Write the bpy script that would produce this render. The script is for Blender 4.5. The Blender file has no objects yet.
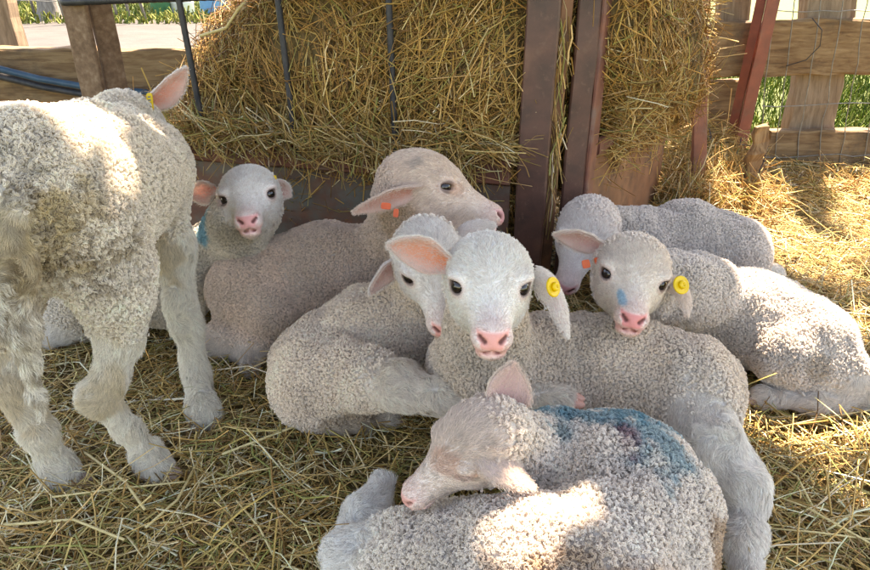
import bpy, math
import numpy as np
from mathutils import Vector, Matrix

# ------------------------------------------------------------------ quality
FUR = 1.0            # fur density factor
VOX = 0.0022         # body surface resolution (m)
rng = np.random.default_rng(7)

# ------------------------------------------------------------------ camera
scene = bpy.context.scene
col = scene.collection
CAM_H, PITCH, FPX = 0.62, math.radians(26.0), 657.0      # metres, down tilt, focal length in photo pixels (870 wide)
cam = bpy.data.cameras.new('camera')
cam_o = bpy.data.objects.new('camera', cam)
col.objects.link(cam_o)
cam.sensor_width = 36.0
cam.lens = 36.0 * FPX / 870.0
cam.clip_start, cam.clip_end = 0.02, 2000.0
cam_o.location = (0, 0, CAM_H)
cam_o.rotation_euler = (math.radians(90) - PITCH, 0, 0)
scene.camera = cam_o

# ------------------------------------------------------------------ sky, sun, exposure
SUN_EL, SUN_AZ = math.radians(57), math.radians(24)     # azimuth from +Y (away from the camera) towards +X
sun_dir = np.array([math.cos(SUN_EL) * math.sin(SUN_AZ), math.cos(SUN_EL) * math.cos(SUN_AZ), math.sin(SUN_EL)])
world = bpy.data.worlds.new('World')
scene.world = world
world.use_nodes = True
wn = world.node_tree.nodes
sky = wn.new('ShaderNodeTexSky')
sky.sky_type = 'NISHITA'
sky.sun_disc = False
sky.sun_elevation = SUN_EL
sky.sun_rotation = SUN_AZ
sky.air_density, sky.dust_density, sky.ozone_density = 1.0, 1.0, 1.0
wn['Background'].inputs['Strength'].default_value = 0.115
world.node_tree.links.new(sky.outputs['Color'], wn['Background'].inputs['Color'])
sun = bpy.data.lights.new('sun', 'SUN')
sun.energy, sun.angle, sun.color = 4.6, math.radians(0.55), (1.0, 0.97, 0.925)
sun_o = bpy.data.objects.new('sun', sun)
col.objects.link(sun_o)
sun_o.rotation_euler = Vector(sun_dir).to_track_quat('Z', 'Y').to_euler()
sun_o.location = (3, 5, 8)
vs = scene.view_settings
vs.view_transform, vs.look, vs.gamma, vs.use_curve_mapping = 'Standard', 'None', 1.0, False
vs.exposure = 2.92
vs.use_white_balance = True            # camera white balance for open shade
vs.white_balance_temperature, vs.white_balance_tint = 9000, 16
cy = scene.cycles
cy.use_denoising = True
cy.max_bounces, cy.diffuse_bounces, cy.glossy_bounces, cy.transmission_bounces, cy.transparent_max_bounces = 8, 6, 2, 4, 4
cy.caustics_reflective = cy.caustics_refractive = False
try:
    scene.cycles_curves.shape = 'RIBBONS'
    scene.cycles_curves.subdivisions = 2
except Exception:
    pass

# ------------------------------------------------------------------ pixel -> place
cp, sp = math.cos(PITCH), math.sin(PITCH)
RIGHT, UP, BACK = np.array([1., 0, 0]), np.array([0, sp, cp]), np.array([0, -cp, sp])
EYE = np.array([0, 0, CAM_H])
def ray(px, py):
    return RIGHT * ((px - 435.) / FPX) + UP * ((285. - py) / FPX) - BACK
def T(px, py, z):                        # where the sight line meets the height z
    d = ray(px, py); return EYE + d * ((z - CAM_H) / d[2])
def Y(px, py, y):                        # ... the upright plane y
    d = ray(px, py); return EYE + d * (y / d[1])
def C(px, py, D):                        # ... the depth D along the view axis
    return EYE + ray(px, py) * D
def camvec(r, u, b):
    v = RIGHT * r + UP * u + BACK * b
    return v / np.linalg.norm(v)
def depth(p):
    return float(np.dot(np.asarray(p) - EYE, -BACK))

# ------------------------------------------------------------------ numpy noise
def _hash(ix, iy, iz, seed):
    h = (ix * 374761393 + iy * 668265263 + iz * 2147483647 + seed * 974634777) & 0xffffffff
    h = ((h ^ (h >> 13)) * 1274126177) & 0xffffffff
    return ((h ^ (h >> 16)) & 0xffff) / 65535.0
def noise(p, scale, seed=0):
    q = np.asarray(p, dtype=np.float64) * scale
    i = np.floor(q).astype(np.int64); f = q - i; f = f * f * (3 - 2 * f)
    out = 0
    for dx in (0, 1):
        for dy in (0, 1):
            for dz in (0, 1):
                w = (f[:, 0] if dx else 1 - f[:, 0]) * (f[:, 1] if dy else 1 - f[:, 1]) * (f[:, 2] if dz else 1 - f[:, 2])
                out = out + w * _hash(i[:, 0] + dx, i[:, 1] + dy, i[:, 2] + dz, seed)
    return out
def fbm(p, scale, seed=0, n=3):
    s = 0; a = 0.5; t = 0
    for k in range(n):
        s = s + a * noise(p, scale * 2 ** k, seed + 17 * k); t += a; a *= 0.5
    return s / t
def nrm(v):
    return v / np.maximum(np.linalg.norm(v, axis=-1, keepdims=True), 1e-9)
def sstep(a, b, x):
    t = np.clip((x - a) / (b - a), 0, 1); return t * t * (3 - 2 * t)

# ------------------------------------------------------------------ materials
def new_mat(name):
    m = bpy.data.materials.new(name); m.use_nodes = True
    nt = m.node_tree; b = nt.nodes['Principled BSDF']
    b.inputs['Roughness'].default_value = 0.8
    b.inputs['Specular IOR Level'].default_value = 0.25
    return m, nt, b
def N(nt, kind, **kw):
    n = nt.nodes.new(kind)
    for k, v in kw.items():
        if k in n.inputs: n.inputs[k].default_value = v
        else: setattr(n, k, v)
    return n
def ramp(nt, stops):
    r = nt.nodes.new('ShaderNodeValToRGB')
    while len(r.color_ramp.elements) < len(stops): r.color_ramp.elements.new(0.5)
    for e, (pos, c) in zip(r.color_ramp.elements, stops):
        e.position = pos; e.color = (*c, 1)
    return r
def tex_mat(name, stops, scale=6, stretch=(1, 1, 1), detail=8, rough=0.85, bump=0.3, bump_dist=0.004, second=None, metallic=0.0, dist=0.0, spec=0.25):
    m, nt, b = new_mat(name); L = nt.links.new
    tc = N(nt, 'ShaderNodeTexCoord'); mp = N(nt, 'ShaderNodeMapping')
    mp.inputs['Scale'].default_value = stretch
    L(tc.outputs['Object'], mp.inputs['Vector'])
    n = N(nt, 'ShaderNodeTexNoise', Scale=scale, Detail=detail, Roughness=0.65, Distortion=dist)
    L(mp.outputs[0], n.inputs['Vector'])
    r = ramp(nt, stops); L(n.outputs['Fac'], r.inputs[0])
    colout = r.outputs[0]
    if second:
        c2, sc2, lo, hi = second
        n2 = N(nt, 'ShaderNodeTexNoise', Scale=sc2, Detail=6.0, Roughness=0.7)
        L(tc.outputs['Object'], n2.inputs['Vector'])
        mr = N(nt, 'ShaderNodeMapRange'); mr.inputs['From Min'].default_value = lo; mr.inputs['From Max'].default_value = hi
        L(n2.outputs['Fac'], mr.inputs['Value'])
        mx = N(nt, 'ShaderNodeMix', data_type='RGBA'); mx.inputs[7].default_value = (*c2, 1)
        L(mr.outputs[0], mx.inputs[0]); L(colout, mx.inputs[6]); colout = mx.outputs[2]
    L(colout, b.inputs['Base Color'])
    b.inputs['Roughness'].default_value = rough
    b.inputs['Metallic'].default_value = metallic
    b.inputs['Specular IOR Level'].default_value = spec
    bp = N(nt, 'ShaderNodeBump', Strength=bump, Distance=bump_dist)
    L(n.outputs['Fac'], bp.inputs['Height']); L(bp.outputs[0], b.inputs['Normal'])
    return m
def attr_mat(name, rough=0.75, spec=0.2, translucent=0.0, grain=0.0):
    m, nt, b = new_mat(name); L = nt.links.new
    a = N(nt, 'ShaderNodeAttribute', attribute_name='Col')
    out = a.outputs['Color']
    if grain:
        n = N(nt, 'ShaderNodeTexNoise', Scale=900.0, Detail=3.0)
        mr = N(nt, 'ShaderNodeMapRange'); mr.inputs['To Min'].default_value = 1 - grain; mr.inputs['To Max'].default_value = 1 + grain
        tc = N(nt, 'ShaderNodeTexCoord'); L(tc.outputs['Object'], n.inputs['Vector']); L(n.outputs['Fac'], mr.inputs['Value'])
        vm = N(nt, 'ShaderNodeVectorMath', operation='SCALE'); L(out, vm.inputs[0]); L(mr.outputs[0], vm.inputs['Scale']); out = vm.outputs[0]
    L(out, b.inputs['Base Color'])
    b.inputs['Roughness'].default_value = rough; b.inputs['Specular IOR Level'].default_value = spec
    if translucent:
        t = N(nt, 'ShaderNodeBsdfTranslucent'); L(out, t.inputs['Color'])
        mx = N(nt, 'ShaderNodeMixShader'); mx.inputs[0].default_value = translucent
        L(b.outputs[0], mx.inputs[1]); L(t.outputs[0], mx.inputs[2])
        L(mx.outputs[0], nt.nodes['Material Output'].inputs['Surface'])
    return m

M = {}
M['soil'] = tex_mat('bedding_soil', [(0.3, (0.10, 0.065, 0.025)), (0.55, (0.20, 0.135, 0.05)), (0.75, (0.30, 0.21, 0.085))], scale=60, bump=0.8, bump_dist=0.01)
M['dirt'] = tex_mat('dusty_dirt', [(0.3, (0.042, 0.039, 0.037)), (0.7, (0.068, 0.063, 0.060))], scale=3, bump=0.5, bump_dist=0.03, second=((0.065, 0.056, 0.05), 0.9, 0.5, 0.75))
M['grass_ground'] = tex_mat('grass_soil', [(0.3, (0.06, 0.085, 0.02)), (0.7, (0.10, 0.13, 0.03))], scale=5, bump=0.5, bump_dist=0.03)
M['wood'] = tex_mat('weathered_plank', [(0.28, (0.07, 0.04, 0.022)), (0.45, (0.17, 0.10, 0.052)), (0.62, (0.26, 0.17, 0.092)), (0.8, (0.34, 0.25, 0.155))], scale=7, stretch=(1, 9, 9), dist=0.6, bump=0.7, bump_dist=0.006, second=((0.10, 0.07, 0.045), 5, 0.56, 0.72))
M['post_brown'] = tex_mat('speckled_post', [(0.3, (0.10, 0.055, 0.032)), (0.55, (0.19, 0.115, 0.07)), (0.75, (0.30, 0.205, 0.14))], scale=60, detail=10, bump=0.4, bump_dist=0.002)
M['wood_grey'] = tex_mat('grey_plank', [(0.3, (0.12, 0.08, 0.05)), (0.55, (0.24, 0.17, 0.115)), (0.8, (0.34, 0.26, 0.185))], scale=7, stretch=(1, 9, 9), dist=0.5, bump=0.7, bump_dist=0.006)
M['rust'] = tex_mat('rusty_steel', [(0.3, (0.075, 0.03, 0.022)), (0.5, (0.16, 0.055, 0.035)), (0.7, (0.25, 0.095, 0.05))], scale=9, detail=12, bump=0.35, bump_dist=0.002, rough=0.62, second=((0.17, 0.095, 0.07), 14, 0.52, 0.68), spec=0.4)
M['maroon'] = tex_mat('worn_maroon_paint', [(0.35, (0.055, 0.026, 0.019)), (0.55, (0.10, 0.042, 0.029)), (0.75, (0.165, 0.075, 0.046))], scale=11, detail=12, bump=0.25, bump_dist=0.0015, rough=0.5, second=((0.13, 0.066, 0.044), 70, 0.56, 0.70), spec=0.45)
M['panel'] = tex_mat('rusty_sheet', [(0.3, (0.05, 0.03, 0.025)), (0.5, (0.13, 0.055, 0.035)), (0.7, (0.21, 0.09, 0.05))], scale=5, stretch=(1, 1, 2.5), detail=12, bump=0.3, bump_dist=0.002, rough=0.6, second=((0.11, 0.10, 0.08), 7, 0.45, 0.6), spec=0.4)
M['orange_rust'] = tex_mat('orange_rusty_sheet', [(0.3, (0.12, 0.05, 0.025)), (0.55, (0.20, 0.09, 0.045)), (0.75, (0.26, 0.13, 0.07))], scale=6, detail=10, bump=0.3, bump_dist=0.002, rough=0.65, second=((0.075, 0.04, 0.025), 11, 0.48, 0.66))
M['red_post'] = tex_mat('red_oxide_paint', [(0.3, (0.12, 0.024, 0.013)), (0.6, (0.20, 0.042, 0.022)), (0.8, (0.27, 0.08, 0.04))], scale=14, detail=10, bump=0.25, bump_dist=0.0015, rough=0.5, second=((0.13, 0.05, 0.03), 9, 0.55, 0.68), spec=0.45)
M['dark_bar'] = tex_mat('dark_rebar', [(0.35, (0.02, 0.022, 0.028)), (0.7, (0.06, 0.055, 0.055))], scale=40, bump=0.4, bump_dist=0.001, rough=0.55, metallic=0.4, spec=0.5)
M['wire'] = tex_mat('galvanised_wire', [(0.3, (0.14, 0.13, 0.115)), (0.7, (0.30, 0.29, 0.27))], scale=60, bump=0.2, bump_dist=0.0005, rough=0.5, metallic=0.6)
M['blue_pipe'] = tex_mat('blue_plastic_pipe', [(0.3, (0.012, 0.04, 0.075)), (0.7, (0.03, 0.085, 0.14))], scale=20, bump=0.1, rough=0.45, spec=0.4)
M['blue_drum'] = tex_mat('blue_drum_plastic', [(0.3, (0.10, 0.28, 0.50)), (0.7, (0.16, 0.38, 0.60))], scale=6, bump=0.1, rough=0.5)
M['green_bin'] = tex_mat('green_bin_plastic', [(0.3, (0.03, 0.12, 0.06)), (0.7, (0.06, 0.2, 0.1))], scale=6, bump=0.1, rough=0.5)
M['white_tank'] = tex_mat('white_tank_plastic', [(0.3, (0.6, 0.6, 0.58)), (0.7, (0.75, 0.75, 0.72))], scale=6, bump=0.1, rough=0.5)
M['bark'] = tex_mat('grey_bark', [(0.3, (0.10, 0.085, 0.07)), (0.7, (0.27, 0.245, 0.22))], scale=9, stretch=(3, 3, 0.6), bump=0.9, bump_dist=0.02)
M['straw'] = attr_mat('straw', rough=0.55, spec=0.35, translucent=0.18)
M['stalk'] = tex_mat('straw_stalk', [(0.3, (0.44, 0.33, 0.14)), (0.7, (0.68, 0.55, 0.28))], scale=40, stretch=(1, 6, 6), bump=0.2, bump_dist=0.0005, rough=0.5)
M['blade'] = attr_mat('grass_blade', rough=0.6, spec=0.25, translucent=0.35)
M['skin'] = attr_mat('lamb_skin', rough=0.7, spec=0.25, grain=0.12)
M['ear'] = attr_mat('ear_skin', rough=0.7, spec=0.2, translucent=0.55)
M['roof'] = tex_mat('roof_board', [(0.3, (0.10, 0.075, 0.055)), (0.7, (0.25, 0.19, 0.14))], scale=5, stretch=(1, 9, 9), bump=0.4)
M['hoof'] = tex_mat('hoof_horn', [(0.3, (0.30, 0.20, 0.15)), (0.7, (0.52, 0.38, 0.30))], scale=60, bump=0.2, bump_dist=0.0008, rough=0.5)
M['pink_hoof'] = tex_mat('pink_hoof_horn', [(0.3, (0.50, 0.23, 0.17)), (0.7, (0.66, 0.36, 0.27))], scale=60, bump=0.2, bump_dist=0.0008, rough=0.5)
M['yellow_tag'] = tex_mat('yellow_tag_plastic', [(0.3, (0.66, 0.40, 0.008)), (0.7, (0.74, 0.48, 0.012))], scale=50, bump=0.1, bump_dist=0.0005, rough=0.45, spec=0.4)
M['orange_tag'] = tex_mat('orange_tag_plastic', [(0.3, (0.55, 0.07, 0.015)), (0.7, (0.68, 0.11, 0.02))], scale=50, bump=0.1, bump_dist=0.0005, rough=0.45, spec=0.4)
M['tag_print'] = tex_mat('tag_print_ink', [(0.3, (0.10, 0.11, 0.10)), (0.7, (0.2, 0.2, 0.18))], scale=50, bump=0.0)
# eye: dark amber iris round a dark pupil, glossy
def eye_mat():
    m, nt, b = new_mat('wet_eye'); L = nt.links.new
    tc = N(nt, 'ShaderNodeTexCoord'); sx = N(nt, 'ShaderNodeMapping'); sx.inputs['Scale'].default_value = (1, 1.0, 1.6)
    L(tc.outputs['Object'], sx.inputs['Vector'])
    mul = N(nt, 'ShaderNodeVectorMath', operation='MULTIPLY'); mul.inputs[1].default_value = (0, 1, 1); L(sx.outputs[0], mul.inputs[0])
    ln = N(nt, 'ShaderNodeVectorMath', operation='LENGTH'); L(mul.outputs[0], ln.inputs[0])
    mr = N(nt, 'ShaderNodeMapRange'); mr.inputs['From Max'].default_value = 0.0085; L(ln.outputs['Value'], mr.inputs['Value'])
    r = ramp(nt, [(0.0, (0.003, 0.003, 0.004)), (0.52, (0.004, 0.003, 0.003)), (0.70, (0.022, 0.010, 0.005)), (0.9, (0.012, 0.006, 0.004))])
    L(mr.outputs[0], r.inputs[0]); L(r.outputs[0], b.inputs['Base Color'])
    b.inputs['Roughness'].default_value = 0.06; b.inputs['Specular IOR Level'].default_value = 0.6
    return m
M['eye'] = eye_mat()
def hair_mat(name):
    m, nt, b = new_mat(name); L = nt.links.new
    a = N(nt, 'ShaderNodeAttribute', attribute_name='Col')
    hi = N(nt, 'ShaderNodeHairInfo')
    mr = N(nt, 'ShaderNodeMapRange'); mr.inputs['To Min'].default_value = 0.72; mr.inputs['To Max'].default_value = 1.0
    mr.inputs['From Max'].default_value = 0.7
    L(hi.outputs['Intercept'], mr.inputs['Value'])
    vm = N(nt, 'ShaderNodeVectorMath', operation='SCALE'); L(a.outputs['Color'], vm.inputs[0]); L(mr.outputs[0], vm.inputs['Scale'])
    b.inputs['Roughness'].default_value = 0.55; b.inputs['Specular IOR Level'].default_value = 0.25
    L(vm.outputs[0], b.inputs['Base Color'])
    t = N(nt, 'ShaderNodeBsdfTranslucent'); L(vm.outputs[0], t.inputs['Color'])
    mx = N(nt, 'ShaderNodeMixShader'); mx.inputs[0].default_value = 0.4
    L(b.outputs[0], mx.inputs[1]); L(t.outputs[0], mx.inputs[2])
    L(mx.outputs[0], nt.nodes['Material Output'].inputs['Surface'])
    return m
M['wool'] = hair_mat('lamb_wool')

# ------------------------------------------------------------------ object helpers
def tag(o, label=None, cat=None, group=None, kind=None):
    if label: o['label'] = label
    if cat: o['category'] = cat
    if group: o['group'] = group
    if kind: o['kind'] = kind
    return o
def empty(name, loc):
    o = bpy.data.objects.new(name, None); col.objects.link(o); o.location = [float(v) for v in loc]
    o.empty_display_size = 0.05
    return o
def world_matrix(o):
    m = o.matrix_basis.copy()
    if o.parent: m = world_matrix(o.parent) @ o.matrix_parent_inverse @ m
    return m
def adopt(o, parent):
    o.parent = parent
    o.matrix_parent_inverse = world_matrix(parent).inverted()
def raw_mesh(name, V, F, mat, smooth=True, colors=None):
    V = np.asarray(V, dtype=np.float32)
    me = bpy.data.meshes.new(name)
    if isinstance(F, np.ndarray):
        k = F.shape[1]
        me.vertices.add(len(V)); me.vertices.foreach_set('co', V.ravel())
        me.loops.add(F.size); me.loops.foreach_set('vertex_index', F.ravel().astype(np.int32))
        me.polygons.add(len(F)); me.polygons.foreach_set('loop_start', np.arange(0, F.size, k, dtype=np.int32))
        me.update(calc_edges=True); me.validate()
    else:
        me.from_pydata([tuple(map(float, v)) for v in V], [], F); me.update()
    if smooth: me.polygons.foreach_set('use_smooth', np.ones(len(me.polygons), dtype=bool))
    if colors is not None:
        a = me.attributes.new('Col', 'FLOAT_COLOR', 'POINT')
        c = np.ones((len(V), 4), dtype=np.float32); c[:, :3] = colors
        a.data.foreach_set('color', c.ravel())
    if mat: me.materials.append(M[mat])
    return me
def mesh_obj(name, V, F, mat, parent=None, mw=None, smooth=True, colors=None):
    o = bpy.data.objects.new(name, raw_mesh(name, V, F, mat, smooth, colors)); col.objects.link(o)
    if mw is not None: o.matrix_basis = mw
    if parent: adopt(o, parent)
    return o
def frame(p0, p1, side):
    x = nrm(np.asarray(p1, float) - p0); y = np.asarray(side, float); y = nrm(y - x * np.dot(x, y)); z = np.cross(x, y)
    return Matrix(((x[0], y[0], z[0], p0[0]), (x[1], y[1], z[1], p0[1]), (x[2], y[2], z[2], p0[2]), (0, 0, 0, 1)))
_pc = [0]
def plank(name, p0, p1, thick, width, side, mat, parent=None, rough=0.003, seg=None, bev=0.006, taper=1.0):
    """sawn piece from p0 to p1: thick along 'side', width across; local X runs along it, with chipped, uneven edges"""
    p0, p1 = np.asarray(p0, float), np.asarray(p1, float); L = np.linalg.norm(p1 - p0); _pc[0] += 1
    seg = seg or max(2, int(L / 0.06)); r = np.random.default_rng(_pc[0])
    t, w = thick / 2, width / 2; b = min(bev, t * 0.6, w * 0.6)
    ring = np.array([(-t + b, -w), (t - b, -w), (t, -w + b), (t, w - b), (t - b, w), (-t + b, w), (-t, w - b), (-t, -w + b)])
    V, F = [], []
    for i in range(seg + 1):
        k = 1 + (taper - 1) * i / seg
        off = r.normal(0, rough, (8, 2)) * 0.5 + r.normal(0, rough * 0.6, (1, 2))
        e = 0.004 if i in (0, seg) else 0
        for (a, c), (da, dc) in zip(ring, off): V.append((L * i / seg + (r.normal(0, rough) if e else 0), a * k + da, c * k + dc))
    for i in range(seg):
        for j in range(8): F.append((i * 8 + j, i * 8 + (j + 1) % 8, i * 8 + 8 + (j + 1) % 8, i * 8 + 8 + j))
    F.append(tuple(range(7, -1, -1))); F.append(tuple(range(seg * 8, seg * 8 + 8)))
    return mesh_obj(name, V, F, mat, parent, frame(p0, p1, side), smooth=False)
def tube(name, pts, r, mat, parent=None, n=8, rib=0.0, cap=True):
    P = np.asarray(pts, float); V, F = [], []
    tang = nrm(np.gradient(P, axis=0))
    ref = np.array([0.3, 0.5, 0.81]); 
    rr = np.broadcast_to(np.asarray(r, float), (len(P),))
    for i, (p, t) in enumerate(zip(P, tang)):
        a = nrm(np.cross(t, ref)); b = np.cross(t, a)
        q = rr[i] * (1 + (rib if i % 2 else 0))
        for k in range(n):
            th = 2 * math.pi * k / n; V.append(p + (a * math.cos(th) + b * math.sin(th)) * q)
    for i in range(len(P) - 1):
        for k in range(n): F.append((i * n + k, i * n + (k + 1) % n, i * n + n + (k + 1) % n, i * n + n + k))
    if cap: F.append(tuple(range(n - 1, -1, -1))); F.append(tuple(range((len(P) - 1) * n, len(P) * n)))
    return mesh_obj(name, V, F, mat, parent)
def line(p0, p1, n=6, sag=0.0, wob=0.0, seed=0):
    t = np.linspace(0, 1, n)[:, None]; r = np.random.default_rng(seed)
    P = np.asarray(p0) * (1 - t) + np.asarray(p1) * t
    P[:, 2] -= (sag * 4 * t * (1 - t))[:, 0]
    if wob: P[1:-1] += r.normal(0, wob, (n - 2, 3))
    return P
def joined_tubes(name, lines, r, mat, parent=None, n=5):
    Vs, Fs, k = [], [], 0
    for P in lines:
        P = np.asarray(P, float); tang = nrm(np.gradient(P, axis=0)); a = nrm(np.cross(tang, np.array([0.31, 0.52, 0.8]))); b = np.cross(tang, a)
        for th in np.arange(n) * 2 * math.pi / n: Vs.append(P + (a * math.cos(th) + b * math.sin(th)) * r)
        m = len(P)
        for i in range(m - 1):
            for j in range(n): Fs.append((k + j * m + i, k + ((j + 1) % n) * m + i, k + ((j + 1) % n) * m + i + 1, k + j * m + i + 1))
        k += m * n
    return mesh_obj(name, np.concatenate(Vs), Fs, mat, parent)

# ================================================================== THE SETTING
def gh(x, y):                             # height of the trodden straw bed
    p = np.stack([np.atleast_1d(x), np.atleast_1d(y), np.zeros_like(np.atleast_1d(x))], 1).astype(float)
    h = (fbm(p, 5.0, 3, 3) - 0.5) * 0.030 + (fbm(p, 17.0, 5, 2) - 0.5) * 0.014
    fade = sstep(2.5, 2.15, p[:, 1])
    return h * fade - 0.004
def grid_sheet(name, xs, ys, zf, mat, kind='structure', label=None):
    X, Yg = np.meshgrid(xs, ys); z = zf(X.ravel(), Yg.ravel())
    V = np.stack([X.ravel(), Yg.ravel(), z], 1); nx, ny = len(xs), len(ys)
    i, j = np.meshgrid(np.arange(nx - 1), np.arange(ny - 1)); k = (j * nx + i).ravel()
    F = np.stack([k, k + 1, k + nx + 1, k + nx], 1)
    o = mesh_obj(name, V, F, mat); tag(o, label, None, None, kind); return o
def geo(a, b, n): return np.sign(b) * np.geomspace(abs(a), abs(b), n)
far = np.concatenate([-geo(3, 600, 24)[::-1], np.linspace(-2.9, 2.9, 30), geo(3, 600, 24)])
grid_sheet('ground', far, far, lambda x, y: -0.035 + 0 * x, 'grass_ground')
grid_sheet('dirt_yard', np.linspace(-14, 0.62, 60), np.linspace(2.2, 9.3, 40),
           lambda x, y: -0.029 + 0.012 * (fbm(np.stack([x, y, 0 * x], 1), 0.9, 9) - 0.5), 'dirt')
grid_sheet('pen_floor', np.linspace(-2.4, 2.6, 170), np.linspace(-1.2, 2.62, 130), lambda x, y: gh(x, y), 'soil')

# ---- unseen roof shading the pen; boards cut so openings and edge drop the sun patches
ROOF_Z = 2.3
SH = sun_dir[:2] / sun_dir[2]
def on_ground(p): return np.array([p[0] - p[2] * SH[0], p[1] - p[2] * SH[1]])
sun_gaps = [(T(508, 552, 0.15), 0.050, 0.040), (T(548, 536, 0.15), 0.034, 0.022), (Y(38, 190, 0.70) + (-0.04, 0.06, 0.10), 0.150, 0.058), (T(20, 490, 0.0), 0.055, 0.04),
        (T(152, 362, 0.0), 0.035, 0.05), (T(758, 322, 0.11) + (0, 0.02, 0.075), 0.075, 0.055), (T(808, 345, 0.10) + (0.02, 0.0, 0.06), 0.095, 0.070), (C(752, 243, 1.3), 0.05, 0.05),
        (Y(196, 85, 1.5), 0.06, 0.05), (T(192, 220, 0.19), 0.03, 0.03), (Y(688, 62, 1.7), 0.06, 0.07), (T(722, 155, 0.08), 0.06, 0.05),
        (T(860, 505, 0), 0.03, 0.035), (T(815, 480, 0), 0.02, 0.02), (T(868, 330, 0), 0.06, 0.05)]
sun_gaps = [(on_ground(p), a, b) for p, a, b in sun_gaps]
def covered(x, y):
    P = np.stack([x, y, 0 * x], 1)
    wob = (fbm(P, 6.0, 21, 3) - 0.5)
    c = (y < 2.02 + 0.25 * wob) & (x > -2.6)
    edge = 0.80 + 0.35 * wob - 0.10 * np.clip((y - 1.2) / 0.8, 0, 1)
    c &= (x < edge) | ((y < 1.22 + 0.3 * wob) & (x < 1.9)) 
    dap = noise(P, 14.0, 31) + 0.5 * noise(P, 34.0, 33)
    c &= ~((x > 0.60) & (y > 0.45) & (dap > 0.94))
    island = (noise(P, 9.0, 41) > 0.66) & (y < 2.0) & (x < 2.2) & (x > 0.6)
    c |= island
    for g, a, b in sun_gaps:
        e = ((x - g[0]) / a) ** 2 + ((y - g[1]) / b) ** 2 + 1.1 * wob
        c &= ~(e < 1)
    return c
roof = empty('roof', (0, 0.5 + 1.3, ROOF_Z)); tag(roof, None, None, None, 'structure')
W_R = 0.03; yy = -1.3
V, F = [], []
while yy < 2.15:
    xs = np.arange(-2.7, 2.3, 0.02); m = covered(xs, np.full_like(xs, yy + W_R / 2))
    st = None
    for x, c in list(zip(xs, m)) + [(2.3, False)]:
        if c and st is None: st = x
        if not c and st is not None:
            if x - st > 0.03:
                a, b = np.array([st, yy]), np.array([x, yy + W_R]); s = SH * ROOF_Z; k = len(V)
                for zz in (ROOF_Z, ROOF_Z + 0.02):
                    for (px, py) in ((a[0], a[1]), (b[0], a[1]), (b[0], b[1]), (a[0], b[1])): V.append((px + s[0], py + s[1], zz))
                F += [(k, k + 3, k + 2, k + 1), (k + 4, k + 5, k + 6, k + 7), (k, k + 1, k + 5, k + 4), (k + 1, k + 2, k + 6, k + 5), (k + 2, k + 3, k + 7, k + 6), (k + 3, k, k + 4, k + 7)]
            st = None
    yy += W_R
mesh_obj('shade_boards', V, F, 'roof', roof, smooth=False)
for k, (x, y) in enumerate([(-2.0, 0.3), (-2.0, 3.3), (2.9, 3.4)]):
    plank('roof_post', (x, y, -0.03), (x, y, ROOF_Z), 0.09, 0.09, (1, 0, 0), 'wood_grey', roof)

# ================================================================== straw
def straws(name, c, d, nrmv, length, width, bend, colors, mat='straw', parent=None, kind='stuff', rings=4, sides=3, flat=0.45):
    """c centre, d direction, nrmv up; every straw is a bent flattened tube"""
    n = len(c); d = nrm(d); s = nrm(np.cross(d, nrmv)); u = np.cross(s, d)
    ts = np.linspace(-0.5, 0.5, rings)
    V = np.empty((n, rings, sides, 3), dtype=np.float32)
    kink = rng.normal(0, 0.10, (n, rings)) * length[:, None] * 0.22
    for i, t in enumerate(ts):
        p = c + d * (length * t)[:, None] - u * (bend * length * (4 * t * t - 0.33))[:, None] + s * kink[:, i][:, None] + u * (kink[:, ::-1][:, i] * 0.4)[:, None]
        for k in range(sides):
            th = 2 * math.pi * k / sides + 0.4
            V[:, i, k] = p + s * (width * 0.5 * math.cos(th))[:, None] + u * (width * 0.5 * flat * math.sin(th))[:, None]
    base = (np.arange(n) * rings * sides)[:, None]
    q = []
    for i in range(rings - 1):
        for k in range(sides):
            a = i * sides + k; b = i * sides + (k + 1) % sides
            q.append([a, b, b + sides, a + sides])
    F = (base[:, :, None] + np.array(q)[None]).reshape(-1, 4)
    cc = np.repeat(colors, rings * sides, axis=0)
    o = mesh_obj(name, V.reshape(-1, 3), F, mat, parent, smooth=True, colors=cc)
    if kind: o['kind'] = kind
    return o
PAL = np.array([(0.58, 0.355, 0.115), (0.48, 0.275, 0.080), (0.68, 0.465, 0.19), (0.74, 0.57, 0.31), (0.36, 0.195, 0.060), (0.45, 0.33, 0.105), (0.32, 0.29, 0.085), (0.22, 0.12, 0.045), (0.80, 0.68, 0.46)])
def straw_cols(n, w):
    w = np.array(w, float); k = rng.choice(len(PAL), n, p=w / w.sum())
    return np.clip(PAL[k] * rng.uniform(0.75, 1.2, (n, 1)) * rng.uniform(0.94, 1.06, (n, 3)), 0.01, 0.9)
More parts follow.
